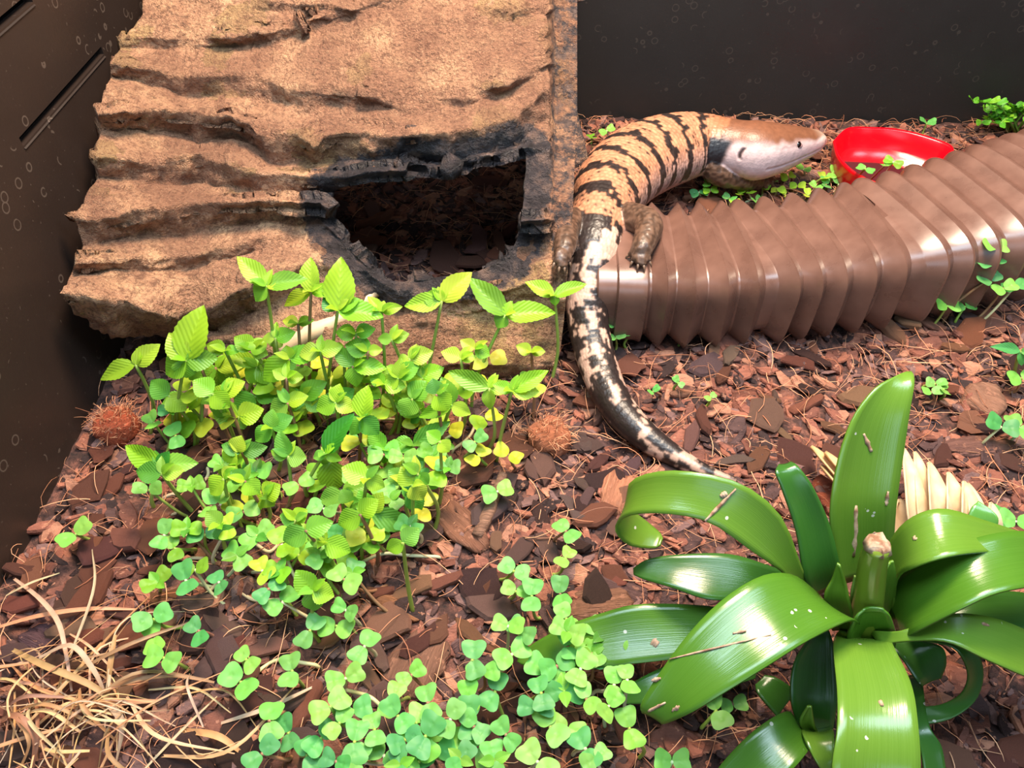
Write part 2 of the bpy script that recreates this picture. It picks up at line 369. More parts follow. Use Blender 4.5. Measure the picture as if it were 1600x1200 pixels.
EXPL = [
 (0.7, [(128, 488, .375), (160, 505, .372), (205, 512, .368), (250, 524, .352), (300, 536, .334), (400, 516, .334), (500, 496, .338), (580, 500, .342), (640, 510, .342), (700, 506, .344), (800, 498, .346), (882, 492, .352)]),
 (0.75, [(135, 478, .402), (165, 484, .40), (205, 495, .392), (255, 522, .366), (310, 556, .334), (420, 550, .327), (520, 546, .327), (620, 548, .332), (700, 548, .334), (800, 545, .336), (876, 545, .345)]),
 (0.9, [(138, 474, .406), (170, 480, .403), (210, 492, .396), (260, 520, .37), (315, 570, .336), (420, 576, .324), (560, 574, .319), (700, 572, .322), (800, 568, .328), (870, 572, .338)]),
 (0.2, [(140, 474, .408), (175, 480, .404), (212, 494, .397), (262, 524, .371), (318, 590, .338), (420, 600, .325), (560, 594, .324), (700, 590, .328), (800, 588, .334), (866, 588, .342)]),
 (0.35, [(140, 484, .408), (175, 494, .404), (212, 508, .398), (262, 540, .372), (318, 625, .340), (420, 640, .324), (560, 640, .318), (700, 636, .321), (800, 626, .330), (866, 615, .342)]),
]
NCOL = 330
HOLE = [(512, 322), (522, 300), (560, 286), (630, 274), (641, 257), (700, 261), (760, 247), (814, 232), (822, 262), (816, 330), (806, 378), (786, 404), (740, 426), (690, 432), (620, 440), (578, 418), (540, 384), (520, 350)]
HOLE = crom(np.array(HOLE+HOLE[:1]), 72)[:-1]
def hole_dist(us, vs):
    us = np.asarray(us, float).ravel(); vs = np.asarray(vs, float).ravel(); d = np.full(len(us), 1e9); n = len(HOLE)
    for i in range(n):
        a = HOLE[i]; ab = HOLE[(i+1) % n]-a
        t = np.clip(((us-a[0])*ab[0]+(vs-a[1])*ab[1])/(ab @ ab), 0, 1)
        d = np.minimum(d, np.hypot(us-a[0]-ab[0]*t, vs-a[1]-ab[1]*t))
    return d
rowsP, rowsT, rowsUV = [], [], []
def add_row(tan_, pts, pull=None):
    pts = np.array(pts, float); us = np.linspace(pts[0, 0], pts[-1, 0], NCOL)
    # widen sampling so that columns inside and outside the opening stay in step
    vs = np.interp(us, pts[:, 0], pts[:, 1])
    q_ = np.stack([us/26, np.full_like(us, len(rowsP)*3.7), us*0], 1); jg = fbm(q_, 3, 51)
    vs = vs + (3.0 if pts[0, 1] > 90 else 1.2)*jg*np.clip((us-us[0])/30, 0, 1)*np.clip((us[-1]-us)/30, 0, 1)
    if pull is None: Ys = np.interp(us, pts[:, 0], pts[:, 2])
    else:
        k_ = len(rowsP)
        if k_ in (3, 5, 7):
            w_r = {3: 0.35*(1-ss(480, 560, us)), 5: 0.62*(1-ss(540, 640, us)), 7: 1-0.62*ss(420, 520, us)}[k_]
            pull = -0.0075*(1-w_r)+pull*w_r; tan_ = 0.97*(1-w_r)+tan_*w_r
        else:
            pull = pull*(0.86+0.22*vnoise(np.stack([us/80, us*0+k_*7.3, us*0], 1), 33))
        slab = ss(858, 868, us); pull = pull*(1-slab)
        if k_ in (11, 12): pull = pull*(1-ss(632, 650, us))
        nearh = (1-ss(14, 80, hole_dist(us, vs)))*ss(330, 380, vs)
        Ys = yb(us, vs) + pull*1.15*(1-nearh) + 0.0032*fbm(np.stack([us/60, np.full_like(us, len(rowsP)*5.1), us*0], 1), 2, 61)
        Ys = Ys + 0.030*ss(856, 868, us)*(1-ss(150, 330, vs))          # plain end slab set back behind the ledges
    P = np.array([at_y(u, v, Y) for u, v, Y in zip(us, vs, Ys)])
    low = P[:, 0] < XL+0.004
    P[low, 0] = XL+0.004
    rowsP.append(P); rowsT.append(np.full(NCOL, 1.0)*tan_); rowsUV.append(np.stack([us, vs], 1))
for tn, pull, pts in ROWS: add_row(tn, pts, pull)
for tn, pts in EXPL: add_row(tn, pts)
SUBR = 7
GP, GT, GUV = [], [], []
for r in range(len(rowsP)-1):
    for k in range(SUBR):
        t = k/SUBR; te = t
        GP.append(rowsP[r]*(1-te)+rowsP[r+1]*te)
        a_, b_ = rowsT[r], rowsT[r+1]
        tq = np.where(b_ > a_, np.clip(t/0.22, 0, 1), np.clip((t-0.02)/0.34, 0, 1)); GT.append(a_*(1-tq)+b_*tq); GUV.append(rowsUV[r]*(1-t)+rowsUV[r+1]*t)
GP.append(rowsP[-1]); GT.append(rowsT[-1]); GUV.append(rowsUV[-1])
GP = np.array(GP); GT = np.array(GT); GUV = np.array(GUV)
NR = GP.shape[0]
dr = np.gradient(GP, axis=0); dc = np.gradient(GP, axis=1)
Nn = np.cross(dc, dr); Nn /= np.linalg.norm(Nn, axis=2)[:, :, None]+1e-12
Nn *= -1 if Nn[NR//3, NCOL//2, 1] > 0 else 1
for _ in range(10):                                                   # soften the directions along which the relief is pushed
    Nn[1:-1] = (Nn[:-2]+2*Nn[1:-1]+Nn[2:])/4; Nn[:, 1:-1] = (Nn[:, :-2]+2*Nn[:, 1:-1]+Nn[:, 2:])/4
Nn /= np.linalg.norm(Nn, axis=2)[:, :, None]+1e-12
flat = GP.reshape(-1, 3)
strata = 1-np.abs(fbm(np.stack([flat[:, 0]*16, flat[:, 1]*30+flat[:, 2]*60, flat[:, 2]*70], 1), 3, 41))
disp = 0.0016*fbm(flat*32, 3, 3) + 0.0016*(strata-0.6) + 0.0020*(1-GT.reshape(-1))*fbm(flat*np.array([120, 150, 150]), 3, 9) + 0.0006*fbm(flat*320, 3, 12)
edge_fade = np.ones((NR, NCOL)); 
HD = hole_dist(GUV[..., 0], GUV[..., 1])
calm = (1-0.75*ss(858, 866, GUV[..., 0].ravel()))*(0.25+0.75*ss(8, 46, HD + 60*(GUV[..., 1].ravel() < 270)*(GUV[..., 0].ravel() > 630)))
w_ = GUV[..., 1].ravel()+16*fbm(np.stack([GUV[..., 0].ravel()/110, GUV[..., 1].ravel()/70, GUV[..., 0].ravel()*0], 1), 3, 71)
saw = (w_/27) % 1.0
mask_ = ss(-0.05, 0.5, fbm(np.stack([GUV[..., 0].ravel()/95, GUV[..., 1].ravel()/60, GUV[..., 0].ravel()*0], 1), 2, 81))
disp = (disp + 0.0030*(saw-0.5)*mask_*GT.reshape(-1))*calm + 0.0004*fbm(flat*700, 2, 13)
GPd = (flat + Nn.reshape(-1, 3)*(disp[:, None])).reshape(NR, NCOL, 3)
# dark glossy rim round the opening is bare of the tan paint
keep = np.ones((NR, NCOL), bool)
HD = HD.reshape(NR, NCOL)
GT = np.full_like(GT, 0.92)
for r in range(NR):
    for c in range(NCOL):
        u, v = GUV[r, c]
        if 500 < u < 830 and 225 < v < 445 and in_poly(u, v, HOLE): keep[r, c] = False
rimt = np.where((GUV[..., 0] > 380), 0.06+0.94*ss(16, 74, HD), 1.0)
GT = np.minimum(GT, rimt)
GT = np.where((GUV[..., 0] > 862) & (GUV[..., 1] < 450), np.minimum(GT, 0.43), GT)
GPd[..., 0] = np.maximum(GPd[..., 0], XL+0.003)
for r in range(1, NR-1):
    for c in range(1, NCOL-1):
        if keep[r, c] and not keep[r-1:r+2, c-1:c+2].all():
            u, v = GUV[r, c]; k_ = np.argmin(np.hypot(HOLE[:, 0]-u, HOLE[:, 1]-v)); bd = None
            for q in (k_-1, k_):
                a = HOLE[q % len(HOLE)]; ab = HOLE[(q+1) % len(HOLE)]-a; t = min(1, max(0, ((u-a[0])*ab[0]+(v-a[1])*ab[1])/(ab @ ab))); h_ = a+ab*t; d = math.hypot(h_[0]-u, h_[1]-v)
                if bd is None or d < bd[0]: bd = (d, h_)
            p = GPd[r, c]; fw = p[1]*CP-(p[2]-CAMZ)*SP; GPd[r, c] = ray(*bd[1])*fw+np.array([0, 0, CAMZ])
V = GPd.reshape(-1, 3).tolist(); tanv = GT.reshape(-1).tolist()
Fc = []
for r in range(NR-1):
    for c in range(NCOL-1):
        q = [(r, c), (r, c+1), (r+1, c+1), (r+1, c)]
        if not all(keep[a] for a in q): continue
        Fc.append(tuple(a*NCOL+b for a, b in q)[::-1])
# plain right-hand side running back to the wall, and the top back edge
o0 = len(V)
for r in range(NR):
    p = GPd[r, -1]
    for k in (1, 2, 3, 4):
        t = k/4; V.append([p[0]+0.004*t, p[1]+(YB-0.004-p[1])*t, p[2]]); tanv.append(0.35)
for r in range(NR-1):
    prev = [r*NCOL+NCOL-1, (r+1)*NCOL+NCOL-1]
    for k in range(4):
        a, b = o0+r*4+k, o0+(r+1)*4+k
        Fc.append((prev[0], prev[1], b, a)); prev = [a, b]
rock_me = mesh_from('rock_hide', V, Fc, M['rock'])
at = rock_me.attributes.new('tan', 'FLOAT', 'POINT'); at.data.foreach_set('value', np.array(tanv, float))
rock = add('rock_hide', rock_me)
sm = rock.modifiers.new('shell', 'SOLIDIFY'); sm.thickness = 0.008; sm.offset = -1.0
tag(rock, 'tan layered resin rock hide with a dark cave opening beside the side wall', 'rock hide')

# pale smooth strip lying over the rock below the cave mouth
def on_rock(u, v):
    d = np.hypot(GUV[..., 0]-u, GUV[..., 1]-v); d[~keep] = 1e9; r_, c_ = np.unravel_index(np.argmin(d), d.shape); return GPd[r_, c_]
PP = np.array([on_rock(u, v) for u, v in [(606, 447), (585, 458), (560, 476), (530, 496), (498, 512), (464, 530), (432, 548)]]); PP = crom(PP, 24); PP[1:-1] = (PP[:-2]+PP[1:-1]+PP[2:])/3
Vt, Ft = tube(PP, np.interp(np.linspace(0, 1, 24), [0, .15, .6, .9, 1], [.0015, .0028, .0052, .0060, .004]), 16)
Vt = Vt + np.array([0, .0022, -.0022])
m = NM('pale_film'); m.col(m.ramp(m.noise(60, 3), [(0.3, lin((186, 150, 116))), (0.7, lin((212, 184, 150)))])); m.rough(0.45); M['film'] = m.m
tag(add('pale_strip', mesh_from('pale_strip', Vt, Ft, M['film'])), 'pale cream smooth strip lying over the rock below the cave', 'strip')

# ------------------------------------------------------------------ corrugated hose
hs = crom([(0.052, 0.398), (0.09, 0.397), (0.13, 0.398), (0.21, 0.411), (0.30, 0.437), (0.40, 0.479), (0.52, 0.540)], 400)
ds = np.r_[0, np.cumsum(np.linalg.norm(np.diff(hs, axis=0), axis=1))]
Lh = ds[-1]
st = []      # (s, scale, tilt)
s = 0.0
st += [(0.0, 0.80, 0), (0.001, 0.83, 0), (0.012, 0.835, 0), (0.013, 0.90, 0), (0.026, 0.905, 0), (0.029, 0.93, 0)]
s = 0.031; k = 0
tl = [0.0, .02, 0.05, .05, -0.10, -0.03, 0.05, .1, 0.12, -0.02, 0.05, 0.1, .1, .12, .1, .08]
while s < Lh-0.03:
    p = 0.0168 if k < 6 else 0.0195
    tlt = tl[k % len(tl)]
    dep = 0.82 if k < 9 else 0.865
    st += [(s, dep, tlt), (s+p*0.06, dep+.004, tlt), (s+p*0.50, 0.990, tlt), (s+p*0.525, 1.008, tlt), (s+p*0.56, 0.994, tlt), (s+p*0.96, dep+0.004, tlt)]
    s += p; k += 1
NA = 72
ang = np.linspace(0, 2*np.pi, NA, endpoint=False); ex = 2/4.2
cx = np.sign(np.cos(ang))*np.abs(np.cos(ang))**ex; cz = np.sign(np.sin(ang))*np.abs(np.sin(ang))**ex
V = []
for (s, sc, tlt) in st:
    big = 1.0+0.17*float(ss(0.1, 0.35, s))
    A, B = 0.0490*big, 0.0310*big
    px, py = np.interp(s, ds, hs[:, 0]), np.interp(s, ds, hs[:, 1])
    e = 0.002; tx, ty = np.interp(s+e, ds, hs[:, 0])-np.interp(s-e, ds, hs[:, 0]), np.interp(s+e, ds, hs[:, 1])-np.interp(s-e, ds, hs[:, 1])
    h = math.hypot(tx, ty); tx /= h; ty /= h
    for a in range(NA):
        w = cx[a]*A*sc; zz = cz[a]*B*sc
        sh = tlt*w*1.0 - tlt*zz*0.3
        V.append((px - ty*w + tx*sh, py + tx*w + ty*sh, B*1.0 + zz + 0.001))
Fc = grid_faces(len(st), NA, True)
hose = add('corrugated_hose', mesh_from('corrugated_hose', V, Fc, M['hose']))
hose.modifiers.new('wall', 'SOLIDIFY').thickness = 0.0012
hose.data.polygons.foreach_set('use_smooth', [True]*len(hose.data.polygons))
es = hose.modifiers.new('creases', 'EDGE_SPLIT'); es.split_angle = math.radians(24)
tag(hose, 'brown corrugated plastic drain hose lying on the bark', 'hose')

# ------------------------------------------------------------------ red dish
rim = [at_z(u, v, 0.026)[:2] for u, v in [(1300, 226), (1322, 207), (1362, 206), (1402, 209), (1450, 221), (1487, 238), (1472, 262), (1432, 284), (1382, 296), (1336, 279), (1308, 252)]]
rim = np.array(rim); rc = crom(np.vstack([rim, rim[:1]]), 89)[:-1]
cen = rc.mean(0)
prof = [(0.70, 0.000), (0.86, 0.001), (0.95, 0.012), (1.0, 0.024), (1.005, 0.0262), (0.985, 0.0275), (0.95, 0.026), (0.90, 0.018), (0.82, 0.009), (0.70, 0.0045), (0.35, 0.004)]
V = []
for sc, z in prof:
    for p in rc: q = cen+(p-cen)*sc; V.append((q[0], q[1], z+0.003))
n = len(rc); Fc = grid_faces(len(prof), n, True); V += [(cen[0], cen[1], 0.007), (cen[0], cen[1], 0.003)]
Fc += [((len(prof)-1)*n+i, (len(prof)-1)*n+(i+1) % n, len(V)-2) for i in range(n)] + [((i+1) % n, i, len(V)-1) for i in range(n)]
dish = thing('water_dish', (cen[0], cen[1], 0), 'shiny red teardrop plastic dish behind the hose', 'dish')
for q in range(len(V)): V[q] = (V[q][0]-cen[0], V[q][1]-cen[1], V[q][2])
add('bowl', mesh_from('bowl', V, Fc, M['red']), dish)
wv = [((p-cen)[0]*0.845, (p-cen)[1]*0.845, 0.0145) for p in rc]
add('water', mesh_from('water', wv, [tuple(range(n))], M['water']), dish)

# ------------------------------------------------------------------ skink
sk = [(1150, 752, .006, .0022), (1105, 738, .007, .0040), (1060, 716, .008, .0058), (1020, 690, .0095, .0077), (985, 660, .011, .0090), (958, 625, .0125, .0102),
      (940, 585, .015, .0112), (926, 540, .020, .0120), (918, 495, .029, .0127), (920, 450, .040, .0140), (926, 410, .049, .0154), (931, 375, .055, .0168),
      (937, 338, .055, .0200), (950, 303, .051, .0242), (975, 270, .046, .0275), (1010, 247, .042, .0290), (1052, 232, .040, .0280), (1092, 225, .040, .0250),
      (1126, 227, .041, .0212), (1152, 230, .042, .0200), (1178, 233, .0425, .0212), (1204, 231, .0425, .0192), (1232, 227, .042, .0156), (1258, 223, .041, .0118), (1276, 220, .0405, .0084), (1286, 219, .040, .0046)]
K = np.array([np.r_[at_z(u, v, z), r] for u, v, z, r in sk])
SPN = crom(K, 320); SPN[:, 3] = np.maximum(SPN[:, 3], 0.001)
sarc = np.r_[0, np.cumsum(np.linalg.norm(np.diff(SPN[:, :3], axis=0), axis=1))]; LS = sarc[-1]
arcK = np.interp(np.linspace(0, 319, len(sk)), np.arange(320), sarc)
T, S, N = frames(SPN[:, :3])
NA2 = 40; ang = np.linspace(0, 2*np.pi, NA2, endpoint=False)
vs_, fs_ = [], []
body_lo, neck, jaw = arcK[12], arcK[18], arcK[20]
for i in range(320):
    s = sarc[i]; r = SPN[i, 3]
    fl = float(ss(arcK[11], arcK[14], s)*(1-ss(arcK[17], arcK[19], s)))     # trunk flattened
    hd = float(ss(arcK[18], arcK[21], s))
    wv_, up_, dn_ = r*(1+0.06*fl), r*(1-0.10*fl-0.06*hd), r*(1-0.10*fl+0.10*hd*(1-float(ss(arcK[22], arcK[25], s))))
    for a in ang:
        ca, sa = math.cos(a), math.sin(a)
        e = 1-0.16*hd
        x = np.sign(ca)*abs(ca)**e*wv_; z = np.sign(sa)*abs(sa)**e*(up_ if sa > 0 else dn_)
        vs_.append(SPN[i, :3] + S[i]*x + N[i]*z)
fs_ = grid_faces(320, NA2, True) + [tuple(range(NA2))[::-1], tuple(319*NA2+q for q in range(NA2))]
legs = []
def limb(pts, toes):
    P = np.array([np.r_[at_z(u, v, z), r] if len(q) == 4 else q for q in pts for (u, v, z, r) in [q]])
    legs.append(crom(P, 30))
    for (u, v, z) in toes:
        e = at_z(u, v, z); w = P[-1]; midp = (w[:3]+e)/2 + np.array([0, 0, 0.0022])
        legs.append(crom(np.array([np.r_[w[:3], .0030], np.r_[midp, .0026], np.r_[e, .0015]]), 14))
limb([(955, 348, .053, .013), (984, 343, .060, .0112), (1013, 352, .067, .0092), (1005, 384, .067, .0068), (1000, 396, .0645, .0062)],
     [(982, 399, .062), (988, 409, .062), (997, 414, .062), (1006, 415, .062), (1015, 409, .062)])
limb([(912, 350, .055, .012), (888, 350, .066, .0085), (884, 378, .073, .0070), (880, 396, .073, .0056)],
     [(868, 402, .074), (866, 412, .0715), (874, 418, .0705), (882, 418, .0700), (890, 410, .070)])
limb([(1108, 250, .034, .012), (1126, 268, .026, .0115), (1158, 279, .020, .0088), (1186, 284, .014, .0066)],
     [(1210, 278, .010), (1214, 284, .009), (1209, 291, .009), (1198, 295, .009), (1192, 274, .011)])
P4 = at_z(1105, 214, .030)
legs.append(crom(np.array([np.r_[P4, .011], np.r_[P4+[.010, .022, -.012], .009], np.r_[P4+[.028, .030, -.022], .006]]), 20))
for L in legs:
    t_, s_, n_ = frames(L[:, :3], (0.2, 0.3, 0.93)); o0 = len(vs_)
    for i in range(len(L)):
        for a in ang[::3]:
            vs_.append(L[i, :3] + L[i, 3]*(math.cos(a)*s_[i] + math.sin(a)*n_[i]))
    na = len(ang[::3]); fs_ += grid_faces(len(L), na, True, o0) + [tuple(o0+q for q in range(na))[::-1], tuple(o0+(len(L)-1)*na+q for q in range(na))]
tmp = add('tmp_skink', mesh_from('tmp_skink', vs_, fs_, M['skin']))
rm = tmp.modifiers.new('r', 'REMESH'); rm.mode = 'VOXEL'; rm.voxel_size = 0.00085; rm.use_smooth_shade = True
smo = tmp.modifiers.new('s', 'SMOOTH'); smo.factor = 0.5; smo.iterations = 3
dg = bpy.context.evaluated_depsgraph_get(); dg.update()
skm = bpy.data.meshes.new_from_object(tmp.evaluated_get(dg)); skm.name = 'skink'
bpy.data.objects.remove(tmp)
nv = len(skm.vertices); co = np.empty(nv*3); skm.vertices.foreach_get('co', co); co = co.reshape(-1, 3)
no = np.empty(nv*3); skm.vertices.foreach_get('normal', no); no = no.reshape(-1, 3)
best = np.full(nv, 1e9); bi = np.zeros(nv, int)
for i in range(0, 320):
    d = np.linalg.norm(co-SPN[i, :3], axis=1); mm = d < best; best[mm] = d[mm]; bi[mm] = i
rel = best/SPN[bi, 3]
leg_d = np.full(nv, 1e9)
for L in legs:
    for i in range(len(L)): leg_d = np.minimum(leg_d, np.linalg.norm(co-L[i, :3], axis=1)/L[i, 3])
vec = co-SPN[bi, :3]
s_ = sarc[bi] + np.einsum('ij,ij->i', vec, T[bi])
th = np.arctan2(np.einsum('ij,ij->i', vec, S[bi]), np.einsum('ij,ij->i', vec, N[bi]))   # 0 = top of the back
isleg = (leg_d < 1.14) & (rel > 1.06)
hh = lambda i, j, sd: _hash(np.asarray(i), np.asarray(j), np.zeros_like(np.asarray(i)), sd)
cs = 0.0040; nth = 40
s_w = s_ + 0.0011*vnoise(co*380, 15); th_w = th + 0.07*vnoise(co*330, 16)
ii = np.floor(s_w/cs).astype(int); jf = th_w/(2*np.pi)*nth + 0.5*(ii % 2); jj = np.floor(jf).astype(int)
fs = s_w/cs-ii; ft = jf-jj
sc_c = (ii+0.5)*cs; thc = (jj+0.5-0.5*(ii % 2))/nth*2*np.pi
h1, h2, h3 = hh(ii, jj, 1), hh(ii, jj, 2), hh(ii, jj, 3)
C = np.zeros((nv, 3))
tan1, tan2 = np.array(lin((190, 130, 98))), np.array(lin((172, 138, 130)))
dark = np.array(lin((44, 34, 32)))
sidef = ss(0.9, 1.7, np.abs(thc))
C[:] = tan1*(1-sidef[:, None])+tan2*sidef[:, None]
C *= (0.80+0.35*h1)[:, None]
# bands over back and tail
per = 0.0265
wob = 0.004*np.sin(thc*1.3)+0.0035*(hh(jj, jj*0, 4)-0.5)+0.004*vnoise(np.stack([sc_c/.02, thc*1.1, sc_c*0], 1), 91)
ph = ((sc_c-arcK[11]+wob+0.006*np.abs(thc)/1.5)/per) % 1.0
wband = 0.24+0.12*h2+0.06*np.sin(ii*1.7)
band = (ph < wband)
speck = (h3 > 0.82)
trunk = s_ > arcK[10]
drk = band | (speck & (fs > 0.5) & (np.abs(ft-0.5) < 0.3))
pale = np.array(lin((206, 166, 146)))
tailm = 1-ss(arcK[7], arcK[11], sc_c)
blk = vnoise(np.stack([sc_c/0.009, thc*1.9, sc_c*0], 1), 77) + 0.4*vnoise(co*420, 19) + 0.35*(h1-0.5)
taildark = blk < (-0.12+0.27*tailm)
isT = sc_c < arcK[11]
drk = np.where(isT, taildark | (band & (h1 > 0.3)), drk)
C[isT] = (pale*(0.85+0.3*h2[:, None]))[isT]
C[drk] = (dark*(0.7+0.7*h1[:, None]))[drk]
lowt = (np.abs(thc) > 1.9) & ~isT; C[lowt] = (np.array(lin((176, 146, 136)))*(0.85+0.25*h1[:, None]))[lowt]
# scale outlines
edge = np.minimum(np.minimum(fs, 1-fs)*cs, np.minimum(ft, 1-ft)*2*np.pi*SPN[bi, 3]/nth)
C *= (0.62+0.38*ss(0.0, 0.0011, edge))[:, None]
# head
hm = ss(arcK[18]+0.002, arcK[19]-0.002, s_ + 0.004*vnoise(co*300, 8))
headside = np.array(lin((214, 186, 184))); headtop = np.array(lin((122, 78, 56)))
ct = ss(1.15, 0.75, np.abs(th)+0.12*vnoise(co*220, 6)-0.35*ss(arcK[24], arcK[23], s_)*0+0.5*ss(arcK[23], arcK[25], s_))
hc = headside*(1-ct[:, None])+headtop*ct[:, None]
hc *= (0.9+0.16*vnoise(co*500, 3))[:, None]
snout = ss(arcK[23], arcK[25], s_); hc = hc*(1-0.6*snout[:, None]) + np.array(lin((206, 180, 160)))*0.6*snout[:, None]
C = C*(1-hm[:, None])+hc*hm[:, None]
# black mark behind the jaw, dirty nape
bm2 = ss(0.0115, 0.007, np.abs(s_-(arcK[18]-0.001)+0.006*(np.abs(th)-1.4)))*ss(0.75, 1.0, np.abs(th)+0.1*vnoise(co*260, 2))
C = C*(1-bm2[:, None])+np.array(lin((30, 28, 32)))*bm2[:, None]
nape = ss(arcK[17], arcK[18], s_)*ss(0.95, 0.6, np.abs(th))*(1-hm)
C = C*(1-0.7*nape[:, None])+np.array(lin((140, 88, 58)))*0.7*nape[:, None]
# mouth line and ear slit
th_m = 1.74+0.10*ss(arcK[24], arcK[20], s_)
mouth = ss(0.075, 0.02, np.abs(np.abs(th)-th_m))*(s_ > arcK[20]+0.004)*(s_ < arcK[25])
ear = ss(0.0016, 0.0006, np.abs(s_-(arcK[19]+0.0055)-0.001*np.sin(th*8)))*ss(0.26, 0.16, np.abs(np.abs(th)-1.30))
C = C*(1-0.34*mouth[:, None])+np.array(lin((120, 92, 98)))*0.34*mouth[:, None]
C = C*(1-0.95*ear[:, None])+np.array(lin((34, 18, 18)))*0.95*ear[:, None]
postocular = ss(0.06, 0.025, np.abs(np.abs(th)-1.08-0.03*np.sin(s_*900)))*ss(arcK[20], arcK[21], s_)*(s_ < arcK[22]-0.003)
C = C*(1-0.35*postocular[:, None])+np.array(lin((84, 60, 58)))*0.35*postocular[:, None]
nos = ss(0.0013, 0.0006, np.hypot(s_-(arcK[25]-0.0035), (np.abs(th)-1.15)*.006))
C = C*(1-.8*nos[:, None])+np.array(lin((70, 48, 46)))*.8*nos[:, None]
# legs
lv = vnoise(co*620, 21); lc = np.array(lin((92, 68, 54)))[None, :]*(0.45+0.75*ss(-0.5, 0.5, lv))[:, None]
C[isleg] = lc[isleg]
# let neighbouring scales bleed a little into each other
ed = np.empty(len(skm.edges)*2, int); skm.edges.foreach_get('vertices', ed); ed = ed.reshape(-1, 2)
for _ in range(1):
    acc = C*2.0; wgt = np.full(nv, 2.0)
    for c_ in range(3): acc[:, c_] += np.bincount(ed[:, 0], C[ed[:, 1], c_], nv)*.5 + np.bincount(ed[:, 1], C[ed[:, 0], c_], nv)*.5
    wgt += (np.bincount(ed[:, 0], minlength=nv)+np.bincount(ed[:, 1], minlength=nv))*.5
    C = acc/wgt[:, None]
# relief
bumpy = (0.00042*fs*ss(0, .0007, edge))*(1-hm)
bumpy = np.where(isleg, 0.0003*lv, bumpy) - 0.0012*ear - 0.0005*mouth
co = co + no*bumpy[:, None]
skm.vertices.foreach_set('co', co.ravel())
ca = skm.color_attributes.new('skin', 'FLOAT_COLOR', 'POINT'); ca.data.foreach_set('color', np.c_[np.clip(C, 0, 1), np.ones(nv)].ravel())
skm.materials.clear(); skm.materials.append(M['skin']); skm.polygons.foreach_set('use_smooth', [True]*len(skm.polygons)); skm.update()
skink = add('skink', skm); tag(skink, 'banded tan and black blue-tongued skink resting between rock hide and hose', 'lizard')
def sphere(r, nu=16, nv_=10, sq=(1, 1, 1)):
    V = []
    for a in range(nv_+1):
        p = math.pi*a/nv_
        for b in range(nu): q = 2*math.pi*b/nu; V.append((r*sq[0]*math.sin(p)*math.cos(q), r*sq[1]*math.sin(p)*math.sin(q), r*sq[2]*math.cos(p)))
    return V, grid_faces(nv_+1, nu, True)
ie = int(np.argmin(np.abs(sarc-(arcK[22]-0.0035))))
for sgn in (1, -1):
    tt = 1.02*sgn; r = SPN[ie, 3]
    p = SPN[ie, :3] + S[ie]*math.sin(tt)*r*0.93 + N[ie]*math.cos(tt)*r*0.88
    add('eye', mesh_from('eye', *sphere(0.0029), M['eye']), skink, p)
    lid = sphere(0.0042, sq=(1.2, 1, 0.7))
    Vv = [tuple(np.array(q)) for q in lid[0]]
    e2 = add('eyelid', mesh_from('eyelid', Vv, lid[1], M['eyelid']), skink, p - (S[ie]*math.sin(tt)+N[ie]*math.cos(tt))*0.0017)
for L in legs:
    if len(L) == 14:
        d = L[-1, :3]-L[-3, :3]; d /= np.linalg.norm(d)
        Pc = np.array([L[-1, :3]-d*.001, L[-1, :3]+d*.0015, L[-1, :3]+d*.003+np.array([0, 0, -.0012])])
        add('claw', mesh_from('claw', *tube(Pc, [.0011, .0007, .0002], 6), M['claw']), skink)

# ------------------------------------------------------------------ bromeliad
def brom_leaf(name, stations, parent, color, channel=0.10, n=26, nc=9, mat='brom', org=None):
    A = np.array([[*at_z(a, b, z+dz), *at_z(c, d, z-dz)] for (a, b, c, d, z, dz) in stations])
    R = crom(A, n); PL, PR = R[:, :3], R[:, 3:]
    mid = (PL+PR)/2; T = np.gradient(mid, axis=0); T /= np.linalg.norm(T, axis=1)[:, None]+1e-9
    Sd = PR-PL; wd = np.linalg.norm(Sd, axis=1); Nn = np.cross(Sd, T); Nn /= np.linalg.norm(Nn, axis=1)[:, None]+1e-9
    camd = np.array([0, 0, CAMZ])-mid
    sg = np.sign(np.einsum('ij,ij->i', Nn, camd).sum()); Nn *= sg if sg else 1
    V, UV = [], []
    for i in range(n):
        for j in range(nc):
            w = j/(nc-1)*2-1
            V.append(PL[i]*(1-w)/2+PR[i]*(1+w)/2 - Nn[i]*channel*wd[i]*(1-w*w) - org); UV.append((i/(n-1), j/(nc-1)))
    o = add(name, mesh_from(name, V, grid_faces(n, nc), M[mat], uv=UV), parent, color=color)
    sd = o.modifiers.new('t', 'SOLIDIFY'); sd.thickness = 0.0009; sd.offset = 0
    return o
G1, G2, G4 = lin((72, 114, 32)), lin((52, 98, 36)), lin((94, 130, 42))
bo = at_z(1325, 1075, 0.0)
brom = thing('bromeliad', bo, 'glossy green bromeliad with broad strap leaves and a cut flower stalk', 'plant')
